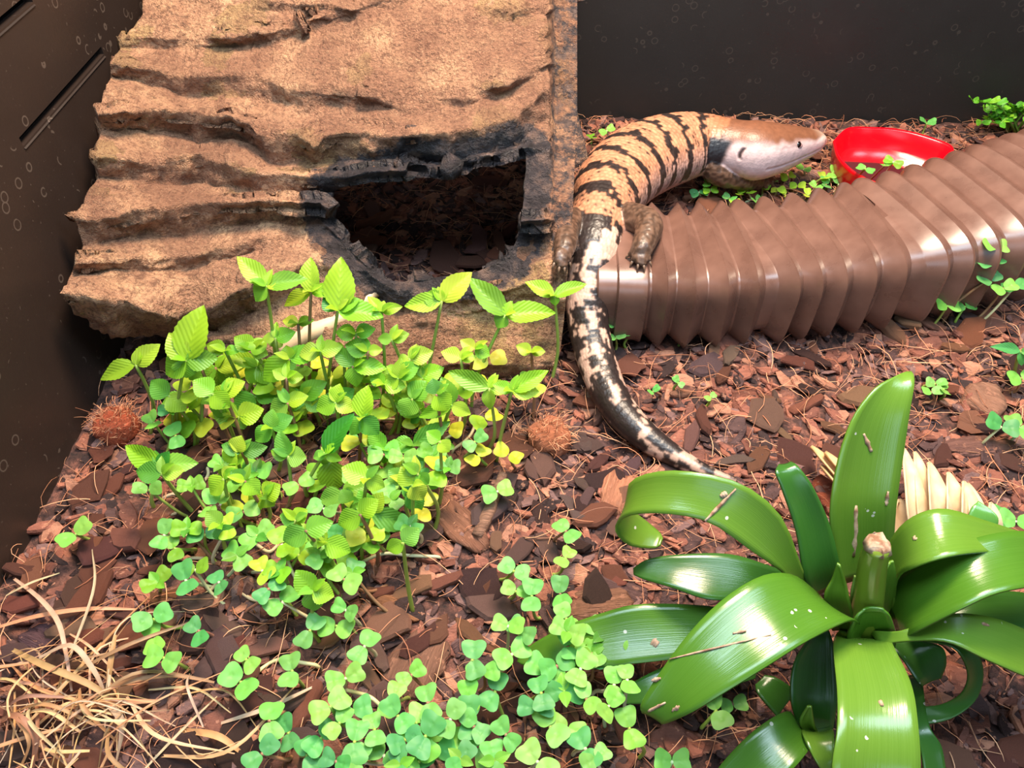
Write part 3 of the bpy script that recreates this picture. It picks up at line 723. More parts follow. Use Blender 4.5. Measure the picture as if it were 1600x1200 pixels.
LEAVES = [
 # upright back leaf
 (G4, .10, [(1312, 915, 1392, 905, .050, 0), (1302, 868, 1396, 852, .066, 0), (1297, 800, 1401, 786, .086, 0), (1309, 722, 1412, 706, .104, 0), (1332, 655, 1421, 645, .117, 0), (1366, 608, 1428, 604, .124, 0), (1398, 588, 1428, 588, .125, 0), (1416, 581, 1424, 581, .124, 0)]),
 # left arching leaf with curled tip
 (G4, .06, [(1268, 925, 1245, 940, .050, 0), (1250, 880, 1228, 900, .072, 0), (1220, 806, 1176, 862, .094, .004), (1160, 757, 1110, 817, .106, .005), (1080, 737, 1046, 803, .106, .006), (1020, 738, 992, 803, .098, .006), (984, 756, 966, 815, .085, .006), (985, 792, 964, 835, .070, .002), (1010, 815, 985, 853, .061, 0), (1030, 832, 1020, 857, .058, 0), (1036, 842, 1032, 852, .059, 0)]),
 # small upright leaf
 (G2, .10, [(1270, 935, 1318, 920, .048, 0), (1256, 898, 1312, 882, .065, 0), (1244, 830, 1296, 818, .083, 0), (1222, 765, 1270, 760, .098, 0), (1212, 738, 1248, 730, .103, 0), (1216, 726, 1236, 722, .101, 0)]),
 # low leaf
 (G2, .05, [(1245, 900, 1215, 945, .045, .002), (1200, 883, 1160, 938, .051, .002), (1140, 866, 1105, 936, .054, .002), (1070, 866, 1050, 918, .053, .002), (1015, 873, 1008, 906, .049, .002), (990, 888, 990, 898, .045, 0)]),
 # big front-left leaf
 (G1, .07, [(1275, 925, 1345, 975, .058, 0), (1238, 899, 1325, 970, .076, 0), (1190, 900, 1262, 1001, .084, 0), (1130, 936, 1203, 1038, .083, 0), (1076, 990, 1142, 1076, .077, 0), (1030, 1052, 1085, 1111, .067, 0), (1002, 1098, 1050, 1127, .058, 0), (1003, 1113, 1035, 1131, .054, 0)]),
 # long left low leaf
 (G1, .05, [(1190, 960, 1180, 1020, .030, .003), (1100, 946, 1090, 1026, .034, .004), (1000, 944, 1000, 1036, .033, .004), (940, 958, 935, 1042, .028, .004), (880, 980, 868, 1043, .021, .003), (830, 1008, 822, 1040, .014, .001), (810, 1026, 808, 1034, .011, 0)]),
 # leaf beneath
 (G2, .05, [(1190, 1000, 1180, 1060, .022, 0), (1100, 1020, 1110, 1082, .024, 0), (1030, 1045, 1050, 1098, .022, 0), (975, 1075, 985, 1100, .015, 0), (955, 1092, 958, 1102, .011, 0)]),
 # right upper leaf
 (G4, .07, [(1372, 905, 1395, 960, .050, 0), (1388, 852, 1402, 905, .070, 0), (1420, 812, 1432, 885, .088, 0), (1472, 795, 1490, 868, .096, 0), (1540, 814, 1552, 862, .090, 0), (1604, 835, 1610, 862, .080, 0), (1650, 852, 1652, 862, .070, 0)]),
 # big right leaf
 (G1, .06, [(1375, 930, 1405, 1000, .050, 0), (1412, 892, 1430, 988, .068, 0), (1470, 862, 1495, 955, .085, 0), (1535, 838, 1555, 928, .092, 0), (1600, 830, 1620, 915, .090, 0), (1680, 845, 1690, 905, .076, 0), (1730, 870, 1732, 885, .066, 0)]),
 # right low leaf
 (G4, .05, [(1360, 985, 1372, 1008, .052, 0), (1410, 985, 1420, 1002, .062, 0), (1480, 960, 1480, 1003, .070, 0), (1545, 964, 1540, 1030, .068, 0), (1605, 986, 1600, 1056, .060, 0), (1670, 1025, 1665, 1080, .046, 0), (1705, 1062, 1702, 1075, .038, 0)]),
 # leaf between
 (G2, .05, [(1420, 965, 1440, 1000, .040, 0), (1510, 930, 1520, 985, .048, 0), (1590, 925, 1600, 985, .046, 0), (1660, 945, 1665, 985, .040, 0)]),
 # narrow hooked leaf on the right
 (G2, .08, [(1440, 1000, 1470, 985, .050, 0), (1490, 1012, 1515, 1000, .056, 0), (1512, 1050, 1536, 1045, .046, 0), (1503, 1082, 1526, 1092, .034, 0), (1472, 1100, 1488, 1122, .024, 0), (1436, 1105, 1438, 1132, .018, 0), (1418, 1112, 1418, 1126, .016, 0)]),
 # front centre leaf
 (G4, .07, [(1312, 985, 1386, 985, .040, 0), (1302, 1005, 1397, 1012, .060, 0), (1308, 1080, 1424, 1070, .069, 0), (1308, 1140, 1434, 1130, .070, 0), (1300, 1205, 1438, 1205, .064, 0), (1312, 1270, 1428, 1270, .052, 0), (1360, 1310, 1385, 1310, .042, 0)]),
 # leaves right of the front leaf
 (G2, .07, [(1385, 1005, 1430, 1000, .030, 0), (1410, 1030, 1470, 1010, .030, 0), (1430, 1060, 1478, 1035, .026, 0), (1440, 1072, 1470, 1060, .022, 0)]),
 (G2, .05, [(1400, 1060, 1440, 1050, .016, 0), (1425, 1130, 1450, 1128, .020, 0), (1438, 1170, 1470, 1165, .018, 0), (1445, 1215, 1478, 1205, .012, 0)]),
 (lin((84, 140, 60)), .03, [(1500, 860, 1540, 855, .070, 0), (1515, 800, 1560, 815, .080, 0), (1528, 783, 1548, 795, .082, 0)]),
 # inner ring of the cup
 (G1, .20, [(1335, 1040, 1392, 1035, .030, 0), (1322, 1005, 1400, 1002, .050, 0), (1335, 968, 1392, 966, .066, 0), (1350, 952, 1380, 951, .070, 0)]),
 (G4, .18, [(1300, 985, 1342, 1000, .040, 0), (1288, 935, 1330, 950, .060, 0), (1300, 905, 1322, 915, .070, 0), (1308, 880, 1312, 884, .080, 0)]),
 (G4, .18, [(1342, 980, 1392, 970, .045, 0), (1352, 940, 1400, 925, .062, 0), (1375, 905, 1400, 895, .074, 0), (1390, 880, 1396, 876, .080, 0)]),
 (lin((120, 148, 70)), .2, [(1325, 960, 1352, 965, .050, 0), (1330, 925, 1352, 930, .066, 0), (1335, 900, 1345, 905, .075, 0)]),
]
BL = []
for (colr, ch, stn) in LEAVES:
    lf = brom_leaf('leaf', stn, brom, colr, ch, org=bo); BL.append(lf)
# flower stalk stump
P = np.array([at_z(1350, 985, .045), at_z(1358, 925, .068), at_z(1364, 880, .086), at_z(1372, 852, .096)])-bo
stk = add('flower_stalk', mesh_from('flower_stalk', *tube(crom(P, 12), np.linspace(.0062, .0046, 12), 14), M['brom']), brom, color=lin((112, 132, 44)))
Vt, Ft = tube(np.array([P[-1]-[0, 0, .0005], P[-1]+[0.0004, .0004, .0022]]), [.0046, .0036], 14)
Vt = Vt + 0.0008*RNG.standard_normal(Vt.shape)
add('cut_end', mesh_from('cut_end', Vt, Ft, M['scar']), stk)
# dry scars: thin strips lying on the blades
def scar(lf, u0, v0, u1, v1, wpx, n=9):
    vv = np.array([v.co[:] for v in lf.data.vertices])+bo; pr = np.array([project(p) for p in vv]); V = []
    for i in range(n):
        t = i/(n-1); u, v = u0+(u1-u0)*t, v0+(v1-v0)*t; d = np.hypot(pr[:, 0]-u, pr[:, 1]-v)+.5; k = np.argsort(d)[:4]; w = 1/d[k]**2; c = (vv[k]*w[:, None]).sum(0)/w.sum()
        z = c[2]; nx_, ny_ = -(v1-v0), (u1-u0); h = math.hypot(nx_, ny_); ww = wpx*(.3+.7*math.sin(math.pi*(.1+.8*t)))*random.uniform(.6, 1.3)/2
        fwd = c[1]*CP-(c[2]-CAMZ)*SP
        for sg in (-1, 1):
            p = ray(u+sg*nx_/h*ww, v+sg*ny_/h*ww)*(fwd-.0008)+np.array([0, 0, CAMZ]); V.append(p-bo)
    V = np.array(V); o = add('scar', mesh_from('scar', V, grid_faces(n, 2), M['scar']), lf)
    o.modifiers.new('t', 'SOLIDIFY').thickness = .0003; return o
for args in [(0, 1334, 870, 1338, 790, 10), (0, 1350, 678, 1362, 706, 7), (0, 1385, 790, 1388, 768, 6), (1, 1102, 814, 1150, 764, 6), (1, 1126, 776, 1136, 770, 10), (4, 1046, 1030, 1205, 992, 3), (4, 1145, 990, 1166, 986, 4), (4, 1018, 1064, 1032, 1060, 6), (4, 1012, 1112, 1040, 1098, 5), (4, 1050, 1112, 1062, 1104, 8), (5, 1018, 1002, 1028, 1008, 14), (7, 1426, 838, 1432, 842, 9), (9, 1534, 974, 1546, 978, 5), (12, 1374, 1094, 1380, 1104, 7)]:
    scar(BL[args[0]], *args[1:])
# offset rosette (pup) at the foot
pup = bpy.data.objects.new('pup', None); COL.objects.link(pup); pup.parent = brom; pup.empty_display_size = .01
pl = at_z(1272, 1150, 0)-bo; pup.location = pl; po = bo+pl
for colr, ch, stn in [
 (G2, .12, [(1252, 1150, 1300, 1150, .020, 0), (1236, 1095, 1308, 1095, .034, 0), (1240, 1040, 1306, 1035, .044, 0), (1262, 1000, 1300, 998, .050, 0), (1278, 978, 1292, 978, .052, 0)]),
 (G1, .06, [(1245, 1130, 1280, 1165, .024, 0), (1228, 1112, 1268, 1168, .034, 0), (1180, 1140, 1235, 1205, .036, 0), (1130, 1190, 1180, 1240, .028, 0), (1100, 1235, 1125, 1255, .020, 0)]),
 (G4, .10, [(1250, 1135, 1300, 1135, .026, 0), (1255, 1150, 1303, 1145, .036, 0), (1272, 1185, 1305, 1180, .036, 0), (1290, 1215, 1308, 1212, .030, 0)]),
 (G2, .08, [(1215, 1120, 1245, 1080, .018, 0), (1185, 1085, 1215, 1060, .020, 0), (1180, 1070, 1195, 1055, .019, 0)]),
 (G4, .25, [(1258, 1150, 1280, 1150, .026, 0), (1250, 1128, 1272, 1132, .036, 0), (1262, 1104, 1268, 1104, .044, 0)]),
]: brom_leaf('leaf', stn, pup, colr, ch, org=po)

# ------------------------------------------------------------------ dried palm leaf behind the bromeliad
dl = at_z(1440, 850, 0.0)
palm = thing('dried_palm_leaf', dl, 'dried pale cream palm leaf with pleated pointed fingers behind bromeliad', 'leaf')
for (tu, tv, tz, bu, bv, w) in [(1268, 697, .020, 1425, 868, 26), (1290, 706, .024, 1430, 862, 24), (1283, 727, .018, 1425, 872, 26), (1412, 700, .034, 1440, 860, 34), (1430, 706, .030, 1455, 850, 34), (1452, 722, .034, 1475, 850, 36), (1482, 738, .030, 1500, 850, 36), (1506, 752, .030, 1520, 850, 34), (1512, 755, .026, 1535, 855, 30), (1548, 785, .024, 1550, 850, 26), (1405, 780, .020, 1425, 880, 60)]:
    a, b = np.array([bu, bv]), np.array([tu, tv]); d = (b-a)/np.linalg.norm(b-a); nrm = np.array([-d[1], d[0]])
    stn = []
    for t, ww, zz in [(0, .6, .006), (.3, 1.0, .75*tz), (.65, .75, tz), (.9, .34, tz*1.0), (1, .03, tz*.9)]:
        p = a+(b-a)*t + nrm*6*math.sin(t*3); l, r = p-nrm*w/2*ww, p+nrm*w/2*ww
        stn.append((l[0], l[1], r[0], r[1], max(zz, .006), .002))
    brom_leaf('leaflet', stn, palm, lin((226, 200, 160)) if tu > 1400 else lin((214, 176, 124)), .22, n=14, nc=7, mat='dry', org=dl)

# ------------------------------------------------------------------ seedlings
def ovate(seed):
    rr = random.Random(seed); nx_, ny_ = 19, 9; V, UV = [], []
    for i in range(nx_):
        x = i/(nx_-1); w = 0.5*(math.sin(math.pi*min(1, x**0.78)))**0.85 if 0 < x < 1 else 0.012
        w *= 1+0.035*(1 if i % 2 else -1)
        for j in range(ny_):
            y = j/(ny_-1)*2-1
            z = 0.10*abs(y)*math.sin(math.pi*x) - 0.16*x*x + 0.05*math.sin(x*50-abs(y)*14)*0.35*(1-abs(y)) + 0.02*math.sin(9*x+seed)*y
            V.append((x, y*w, z)); UV.append((x, y*w+0.5))
    return mesh_from('leaf', V, grid_faces(nx_, ny_), M['leaf'], uv=UV)
def cotyl(seed):
    rr = random.Random(seed); nr_, na = 5, 26; V = [(0.5, 0, -0.05)]; Fc = []
    for k in range(1, nr_+1):
        q = k/nr_
        for j in range(na):
            p = 2*math.pi*j/na; pp = (p+math.pi) % (2*math.pi)-math.pi
            n = 2.7; r = 0.5*(abs(math.cos(p))**n+abs(math.sin(p))**n)**(-1/n)
            r *= 1-0.15*math.exp(-(pp/0.30)**2) - 0.10*math.exp(-((abs(pp)-math.pi)/0.35)**2)*0 + 0.03*math.sin(3*p+seed)
            if abs(pp) > 2.2: r *= 1-0.12*(abs(pp)-2.2)
            x, y = 0.5+q*r*math.cos(p), q*r*math.sin(p)*(0.80+0.26*math.cos(p))
            V.append((x, y, 0.16*abs(y)-0.10*q*q*0.6*x+0.03*math.sin(4*p+seed)*q*q))
    for j in range(na): Fc.append((0, 1+j, 1+(j+1) % na))
    for k in range(nr_-1):
        for j in range(na):
            a, b = 1+k*na+j, 1+k*na+(j+1) % na; Fc.append((a, a+na, b+na, b))
    return mesh_from('seed_leaf', V, Fc, M['coty'])
OV = [ovate(i) for i in range(3)]; CT = [cotyl(i*1.7) for i in range(4)]
def leaf_matrix(base, tip, width, org, roll=0.0, upm=(0, -0.25, 1)):
    d = Vector(tip-base); L = d.length; d.normalize(); up = Vector(upm).normalized()
    s = up.cross(d)
    if s.length < 1e-4: s = Vector((1, 0, 0))
    s.normalize(); n = d.cross(s)
    if roll: q = Matrix.Rotation(roll, 3, d); s = q @ s; n = q @ n
    m_ = Matrix(((d.x*L, s.x*width, n.x*L, 0), (d.y*L, s.y*width, n.y*L, 0), (d.z*L, s.z*width, n.z*L, 0), (0, 0, 0, 1)))
    m_.translation = Vector(base-org); return m_
def stem_obj(base, head, org, parent, r, colr, sway, creep=0.0):
    d = head-base
    c1 = base + d*0.33 + sway; c1[2] = base[2] + d[2]*(0.33-0.30*creep)
    c2 = base + d*0.70 + sway*0.6; c2[2] = base[2] + d[2]*(0.70-0.35*creep)
    P = crom(np.array([base-[0, 0, .003], c1, c2, head]), 10)-org
    P[:, 2] = np.maximum(P[:, 2], np.r_[P[0, 2], np.full(9, 0.0012)])
    return add('stem', mesh_from('stem', *tube(P, np.linspace(r*1.1, r*0.8, 10), 6), M['stem']), parent, color=colr)
LIME = [lin(c) for c in ((142, 184, 44), (154, 192, 52), (126, 176, 44), (166, 196, 62), (112, 166, 48))]
MIDG = [lin(c) for c in ((102, 162, 58), (114, 174, 62), (88, 150, 58), (128, 182, 68))]
PALE = [lin(c) for c in ((112, 176, 84), (100, 168, 86), (122, 184, 80), (84, 156, 88), (130, 186, 84))]
YEL = [lin(c) for c in ((196, 196, 56), (180, 194, 56))]
DKG = [lin(c) for c in ((56, 128, 40), (48, 116, 60))]
STG, STB = lin((140, 160, 70)), lin((142, 104, 76))
def jit(c, a=0.12): return tuple(max(0, x*(1+random.uniform(-a, a))) for x in c)
def true_seedling(bu, bv, hu, hv, leaves, label, group, lean=0.0, coty=True, pal=LIME, small=True, zoff=0.0):
    base = at_z(bu, bv, 0.0); base[2] = fh(base[0], base[1])
    head = at_y(hu, hv, base[1]+lean)
    t = thing('leafy_seedling', base, label, 'seedling', group)
    stem_obj(base, head, base, t, 0.00105, jit(STG if random.random() < .7 else STB), np.array([random.uniform(-.006, .006), random.uniform(-.004, .004), 0]))
    for lf in leaves:
        tu, tv, w = lf[:3]; cl = lf[3] if len(lf) > 3 else None
        dist = CP*head[1]-SP*(head[2]-CAMZ)
        dpx = math.hypot(tu-hu, tv-hv)
        down = (tv-hv)/max(dpx, 1)
        # the tip lies off the head: sideways in the picture = sideways in the room, up = away and up, down = towards the viewer
        Yt = head[1]-down*dpx*dist/F*0.55
        tip = at_y(tu, tv, Yt)
        wd = w*dist/F
        add('leaf', random.choice(OV), t, matrix=leaf_matrix(head, tip, wd*1.12, base, random.uniform(-.25, .25), (0, -0.55, 0.85)), color=jit(cl or random.choice(pal)))
    if small:
        for k in range(2):
            a = random.uniform(0, 6.28); tip = head+np.array([math.cos(a)*.006, math.sin(a)*.006, .006])
            add('leaf', random.choice(OV), t, matrix=leaf_matrix(head, tip, .0045, base), color=jit(random.choice(pal)))
    if coty:
        f = random.uniform(.45, .65); mid = base+(head-base)*f; a = random.uniform(0, 6.28)
        for k in (0, 1):
            aa = a+k*math.pi+random.uniform(-.3, .3); L = random.uniform(.0085, .0115)
            tip = mid+np.array([math.cos(aa)*L, math.sin(aa)*L, random.uniform(-.001, .003)])
            add('seed_leaf', random.choice(CT), t, matrix=leaf_matrix(mid, tip, L*1.25, base, random.uniform(-.3, .3)), color=jit(random.choice(YEL+LIME)))
    return t
def coty_seedling(hu, hv, h, label, group, size=None, lean=None, pal=PALE, ang=None, yb_=None, creep=None, tiny_leaf=False):
    head = at_z(hu, hv, h); L = size or random.uniform(.0066, .0088)
    if lean is None: lean = (random.uniform(-.012, .012), random.uniform(-.006, .016))
    bx, by = head[0]+lean[0], head[1]+lean[1]; bx = max(bx, XL+.004); by = min(by, YB-.006)
    base = np.array([bx, by, fh(bx, by)])
    c = random.choice(pal); g_, r_ = c[1], c[0]/c[1]
    hue = 'yellow' if r_ > .93 else ('yellow-green' if r_ > .62 else ('bluish-green' if c[2]/c[1] > .28 else ('pale green' if g_ > .44 else 'mid-green')))
    t = thing('seedling', base, hue+' '+label+(' showing its first true leaves' if tiny_leaf else ''), 'seedling', group)
    stem_obj(base, head, base, t, 0.00085, jit(random.choice([STG, STG, STB, lin((196, 190, 150))])), np.array([random.uniform(-.005, .005), random.uniform(-.004, .004), 0]), creep if creep is not None else random.choice([0, 0, .3, .6]))
    a = random.uniform(0, math.pi) if ang is None else ang
    for k in (0, 1):
        aa = a+k*math.pi+random.uniform(-.25, .25)
        tip = head+np.array([math.cos(aa)*L, math.sin(aa)*L, random.uniform(-.001, .004)])
        add('seed_leaf', random.choice(CT), t, matrix=leaf_matrix(head, tip, L*random.uniform(1.2, 1.45), base, random.uniform(-.25, .25)), color=jit(c))
    if tiny_leaf:
        for k in (0, 1):
            aa = a+1.57+k*math.pi; tip = head+np.array([math.cos(aa)*L*.8, math.sin(aa)*L*.8, .003])
            add('leaf', random.choice(OV), t, matrix=leaf_matrix(head, tip, L*.6, base), color=jit(random.choice(MIDG)))
    return t

GC = 'leafy seedlings in the clump before the rock hide'
def LC(hu, hv, hz, dk):
    a = 'tall ' if hz > .072 else ('short ' if hz < .042 else '')
    w = 'beside the skink tail' if hu > 680 else ('under the overhanging rock ledge' if hu < 330 and hv < 660 else ('in front of the cave opening' if hv < 540 else ('in the clump near the side wall' if hu < 330 else ('at the front edge of the clump' if hv > 740 else 'in the middle of the clump'))))
    return a+'leafy seedling '+('with one dark green leaf ' if dk else '')+w
D0, D1 = DKG
TALL = [
 (290, 690, 290, 562, [(312, 478, 50), (338, 560, 34), (255, 585, 40), (262, 520, 34), (290, 592, 36)]),
 (232, 682, 212, 570, [(150, 590, 30), (246, 538, 30), (215, 545, 16)]),
 (418, 655, 416, 446, [(370, 398, 30), (478, 432, 30), (396, 470, 30), (440, 440, 20)]),
 (498, 655, 486, 456, [(482, 402, 32), (440, 476, 24), (530, 452, 22)]),
 (512, 670, 528, 484, [(533, 402, 44), (598, 490, 36), (508, 458, 34, D0), (560, 465, 24)]),
 (655, 640, 690, 470, [(630, 477, 28), (735, 424, 36), (684, 448, 14), (660, 462, 26)]),
 (735, 640, 790, 492, [(733, 432, 34), (868, 484, 34), (798, 470, 16), (775, 512, 24)]),
 (860, 600, 866, 462, [(822, 438, 24), (916, 440, 22), (868, 478, 14)]),
 (755, 705, 764, 606, [(700, 580, 28), (764, 642, 20), (800, 604, 22)]),
 (775, 720, 800, 610, [(843, 612, 26), (856, 578, 26), (770, 600, 20)]),
 (695, 720, 706, 632, [(690, 590, 30), (652, 652, 22), (736, 648, 22)]),
 (655, 715, 656, 650, [(615, 610, 34), (640, 660, 16), (675, 640, 16)]),
 (560, 745, 565, 652, [(572, 603, 34), (592, 680, 30), (545, 680, 26)]),
 (245, 800, 250, 728, [(192, 698, 34), (306, 722, 32), (262, 706, 20, D0)]),
 (375, 775, 378, 706, [(345, 694, 22), (416, 699, 24)]),
 (446, 800, 450, 712, [(434, 674, 26), (478, 716, 30), (422, 704, 22)]),
 (487, 782, 508, 708, [(546, 646, 34, D0), (488, 716, 16), (534, 720, 16)]),
 (490, 790, 516, 720, [(524, 770, 42), (498, 712, 18)]),
 (632, 765, 646, 694, [(702, 660, 28), (608, 696, 26)]),
 (635, 830, 640, 768, [(634, 726, 26, D1), (658, 802, 28), (640, 780, 14)]),
 (565, 880, 580, 800, [(560, 768, 30), (648, 826, 34), (596, 770, 28), (536, 812, 30)]),
 (480, 980, 488, 922, [(462, 893, 34), (522, 932, 32), (492, 958, 32)]),
 (465, 870, 462, 812, [(436, 806, 24), (478, 796, 26), (460, 832, 24)]),
 (340, 660, 338, 574, [(306, 600, 30), (384, 566, 26), (340, 610, 26)]),
 (395, 670, 402, 572, [(346, 546, 24), (428, 600, 30), (388, 600, 26)]),
 (450, 680, 452, 560, [(408, 596, 36), (504, 546, 28), (446, 540, 22)]),
 (545, 680, 552, 572, [(604, 574, 28), (520, 540, 24), (556, 606, 26)]),
 (590, 660, 596, 486, [(628, 478, 18), (575, 462, 16), (600, 470, 14)]),
 (300, 700, 316, 610, [(332, 632, 30), (290, 640, 28), (330, 596, 26)]),
 (372, 720, 372, 650, [(330, 642, 36), (410, 640, 34), (380, 672, 28)]),
 (470, 700, 470, 620, [(508, 596, 30), (436, 628, 30), (476, 650, 26)]),
 (520, 720, 524, 628, [(492, 640, 30), (556, 640, 26), (530, 600, 24)]),
 (620, 690, 622, 590, [(655, 566, 26), (594, 606, 24), (626, 560, 20)]),
 (430, 740, 424, 668, [(396, 690, 26), (455, 650, 28), (424, 640, 24)]),
 (590, 770, 600, 700, [(576, 670, 26), (632, 704, 24), (600, 726, 22)]),
 (410, 830, 412, 775, [(386, 790, 30), (436, 758, 32), (428, 792, 26)]),
]
for i, (bu, bv, hu, hv, lv_) in enumerate(TALL):
    true_seedling(bu, bv, hu, hv, lv_, LC(hu, hv, at_y(hu, hv, at_z(bu, bv)[1])[2], any(len(q) > 3 for q in lv_)), GC, pal=LIME if hv < 640 else LIME[:3]+MIDG, lean=random.uniform(-.004, .008), coty=i % 2 == 0)
# filler seedlings inside the clump
CLUMP = [(215, 600), (300, 560), (420, 560), (560, 570), (660, 600), (720, 640), (700, 760), (640, 850), (520, 860), (430, 860), (300, 800), (230, 720)]
cnt = 0
while cnt < 34:
    u, v = random.uniform(215, 720), random.uniform(560, 850)
    if not in_poly(u, v, CLUMP): continue
    cnt += 1
    hz = random.uniform(.028, .062); hd_ = at_z(u, v, hz); bpx = project((hd_[0]+random.uniform(-.006, .006), hd_[1]+random.uniform(-.004, .01), 0))
    a = random.uniform(0, 3.14); lv_ = []
    for k in (0, 1):
        L = random.uniform(30, 50); aa = a+k*math.pi+random.uniform(-.4, .4)
        lv_.append((u+math.cos(aa)*L, v-math.sin(aa)*L*0.65, L*.72))
    true_seedling(bpx[0], bpx[1], u, v, lv_, LC(u, v, hz, False), GC, pal=LIME+MIDG, coty=random.random() < .35, small=random.random() < .6, lean=hd_[1]-at_z(bpx[0], bpx[1])[1])
for u, v, hz in [(352, 548, .062), (430, 528, .070), (466, 505, .075), (556, 520, .074), (575, 548, .066), (612, 530, .070), (640, 560, .060), (500, 548, .066), (395, 545, .062), (538, 548, .060), (660, 590, .05), (448, 590, .055), (600, 600, .05), (720, 560, .06), (830, 550, .052), (742, 545, .062)]:
    hd_ = at_z(u, v, hz); bpx = project((hd_[0]+random.uniform(-.004, .004), min(hd_[1]+random.uniform(-.004, .006), .318), 0)); a = random.uniform(-.5, .5); lv_ = []
    for k in (0, 1):
        L = random.uniform(22, 38); aa = a+k*math.pi+random.uniform(-.3, .3); lv_.append((u+math.cos(aa)*L, v-math.sin(aa)*L*0.7-4, L*.75))
    true_seedling(bpx[0], bpx[1], u, v, lv_, LC(u, v, hz, False), GC, pal=LIME, lean=hd_[1]-at_z(bpx[0], bpx[1])[1])
GS = 'two-leaved seedlings at the foot of the clump'; LS_ = 'two-leaved seedling at the foot of the leafy clump'
for u, v in [(255, 836), (272, 857), (247, 910), (305, 890), (290, 907), (342, 910), (370, 868), (357, 822), (320, 835), (292, 827), (402, 837), (410, 892), (435, 892), (440, 940), (467, 867), (497, 865), (510, 830), (357, 770), (467, 757), (400, 737), (347, 727), (232, 765), (505, 795), (600, 710), (557, 747), (580, 760), (630, 715), (675, 712), (700, 730), (607, 747), (670, 765), (640, 822), (742, 690), (500, 866), (550, 842), (537, 905), (551, 895), (690, 700), (655, 735), (380, 800), (440, 850), (330, 790), (480, 840), (590, 850), (610, 780), (560, 690), (300, 760), (275, 680), (240, 660), (270, 640), (420, 920)]:
    coty_seedling(u, v, random.uniform(.022, .036), LS_, GS, lean=(random.uniform(-.022, .022), random.uniform(-.012, .018)), pal=PALE+LIME[2:5], tiny_leaf=random.random() < .25)
GF = 'two-leaved seedlings in the patch beside the bromeliad'; LF = 'two-leaved seedling in the crowded patch beside the bromeliad'
for u, v in [(755, 1048), (773, 1080), (738, 1031), (942, 990), (994, 1001), (924, 1019), (887, 987), (887, 1010), (852, 1048), (846, 1083), (881, 1080), (907, 1045), (948, 1042), (980, 1062), (916, 1092), (951, 1103), (860, 1135), (887, 1138), (983, 1138), (837, 1106), (735, 1124), (732, 1092), (704, 1124), (741, 1135), (668, 1098), (612, 1092), (621, 1118), (551, 1110), (516, 1104), (502, 1153), (554, 1159), (633, 1156), (694, 1150), (682, 1178), (790, 1148), (773, 1188), (915, 1170), (930, 1185), (1050, 1190), (600, 1180), (560, 1190), (655, 1190), (720, 1186), (840, 1190), (530, 1130), (585, 1140), (650, 1130), (480, 1180), (870, 1040), (885, 966), (960, 1070), (800, 1022), (814, 987), (794, 978), (524, 1190), (625, 1195), (750, 1165), (665, 1150)]:
    coty_seedling(u, v, random.uniform(.024, .036), LF, GF, lean=(random.uniform(-.008, .008), random.uniform(-.002, .012)), tiny_leaf=random.random() < .12)
GO = 'scattered two-leaved seedlings on open bark'; LO = 'two-leaved seedling growing alone on the open bark'
for u, v in [(885, 830), (884, 872), (803, 892), (806, 924), (831, 931), (875, 928), (385, 1031), (375, 1066), (456, 1048), (540, 1060), (540, 953), (525, 978), (484, 985), (420, 1127), (450, 1145), (408, 1177), (569, 1010), (642, 1054), (118, 835), (240, 967), (240, 995), (310, 986), (255, 1028), (777, 768), (747, 712), (795, 710)]:
    coty_seedling(u, v, random.uniform(.016, .026), LO, GO, pal=YEL if (u, v) in ((747, 712), (795, 710)) else PALE, lean=(random.uniform(-.008, .008), random.uniform(.0, .012)))
GH = 'two-leaved seedlings in front of the hose'; LH = 'two-leaved seedling standing in front of the hose'
for u, v, h, l in [(1555, 385, .060, (-.010, -.005)), (1548, 410, .050, (-.012, 0)), (1545, 436, .040, (-.014, 0)), (1568, 450, .036, (-.01, 0)), (1587, 446, .036, (-.012, 0)), (1480, 478, .022, (-.004, .0)), (1508, 478, .018, (0, 0)), (1076, 478, .034, (-.002, 0)), (960, 508, .022, (.002, 0)), (962, 528, .016, (0, 0)), (988, 520, .016, (0, 0))]:
    coty_seedling(u, v, h, LH, GH, size=.0085 if u > 1400 else .006, lean=l, ang=0.3, creep=0)
GR = 'two-leaved seedlings on the bark behind the bromeliad'; LR = 'two-leaved seedling on the bark between hose and bromeliad'
for u, v, s in [(1565, 666, .009), (1592, 667, .009), (1462, 600, .006), (1474, 608, .006), (1455, 612, .006), (1562, 812, .008), (1588, 815, .009), (1060, 598, .004), (1020, 612, .004), (1110, 620, .004), (1595, 590, .009), (1120, 1110, .008), (1145, 1100, .006)]:
    coty_seedling(u, v, .010 if s < .008 else .016, LR, GR, size=s, lean=(random.uniform(-.003, .003), 0.002), creep=0)
GK = 'two-leaved seedlings beside the skink'; LK = 'two-leaved seedling on the bark close to the skink'
for u, v, h in [(1105, 285, .016), (1110, 298, .012), (1092, 300, .010), (1140, 310, .008), (1155, 303, .010), (1168, 300, .010), (1182, 314, .008), (1192, 291, .010), (1205, 280, .010), (1216, 297, .010), (1232, 276, .010), (1246, 290, .010), (1255, 265, .010), (1262, 305, .008), (1150, 318, .008), (1228, 304, .008), (1286, 278, .012), (1300, 270, .014), (1290, 288, .010), (1310, 288, .010), (1383, 258, .042), (1396, 253, .044), (1352, 264, .036), (1448, 192, .022), (948, 204, .020), (925, 214, .012), (1120, 262, .01), (1275, 292, .01)]:
    coty_seedling(u, v, h, LK, GK, size=random.uniform(.0055, .0075), lean=(random.uniform(-.004, .004), random.uniform(-.004, .004)) if h < .03 else (0.002, .03), pal=PALE+LIME, creep=0)
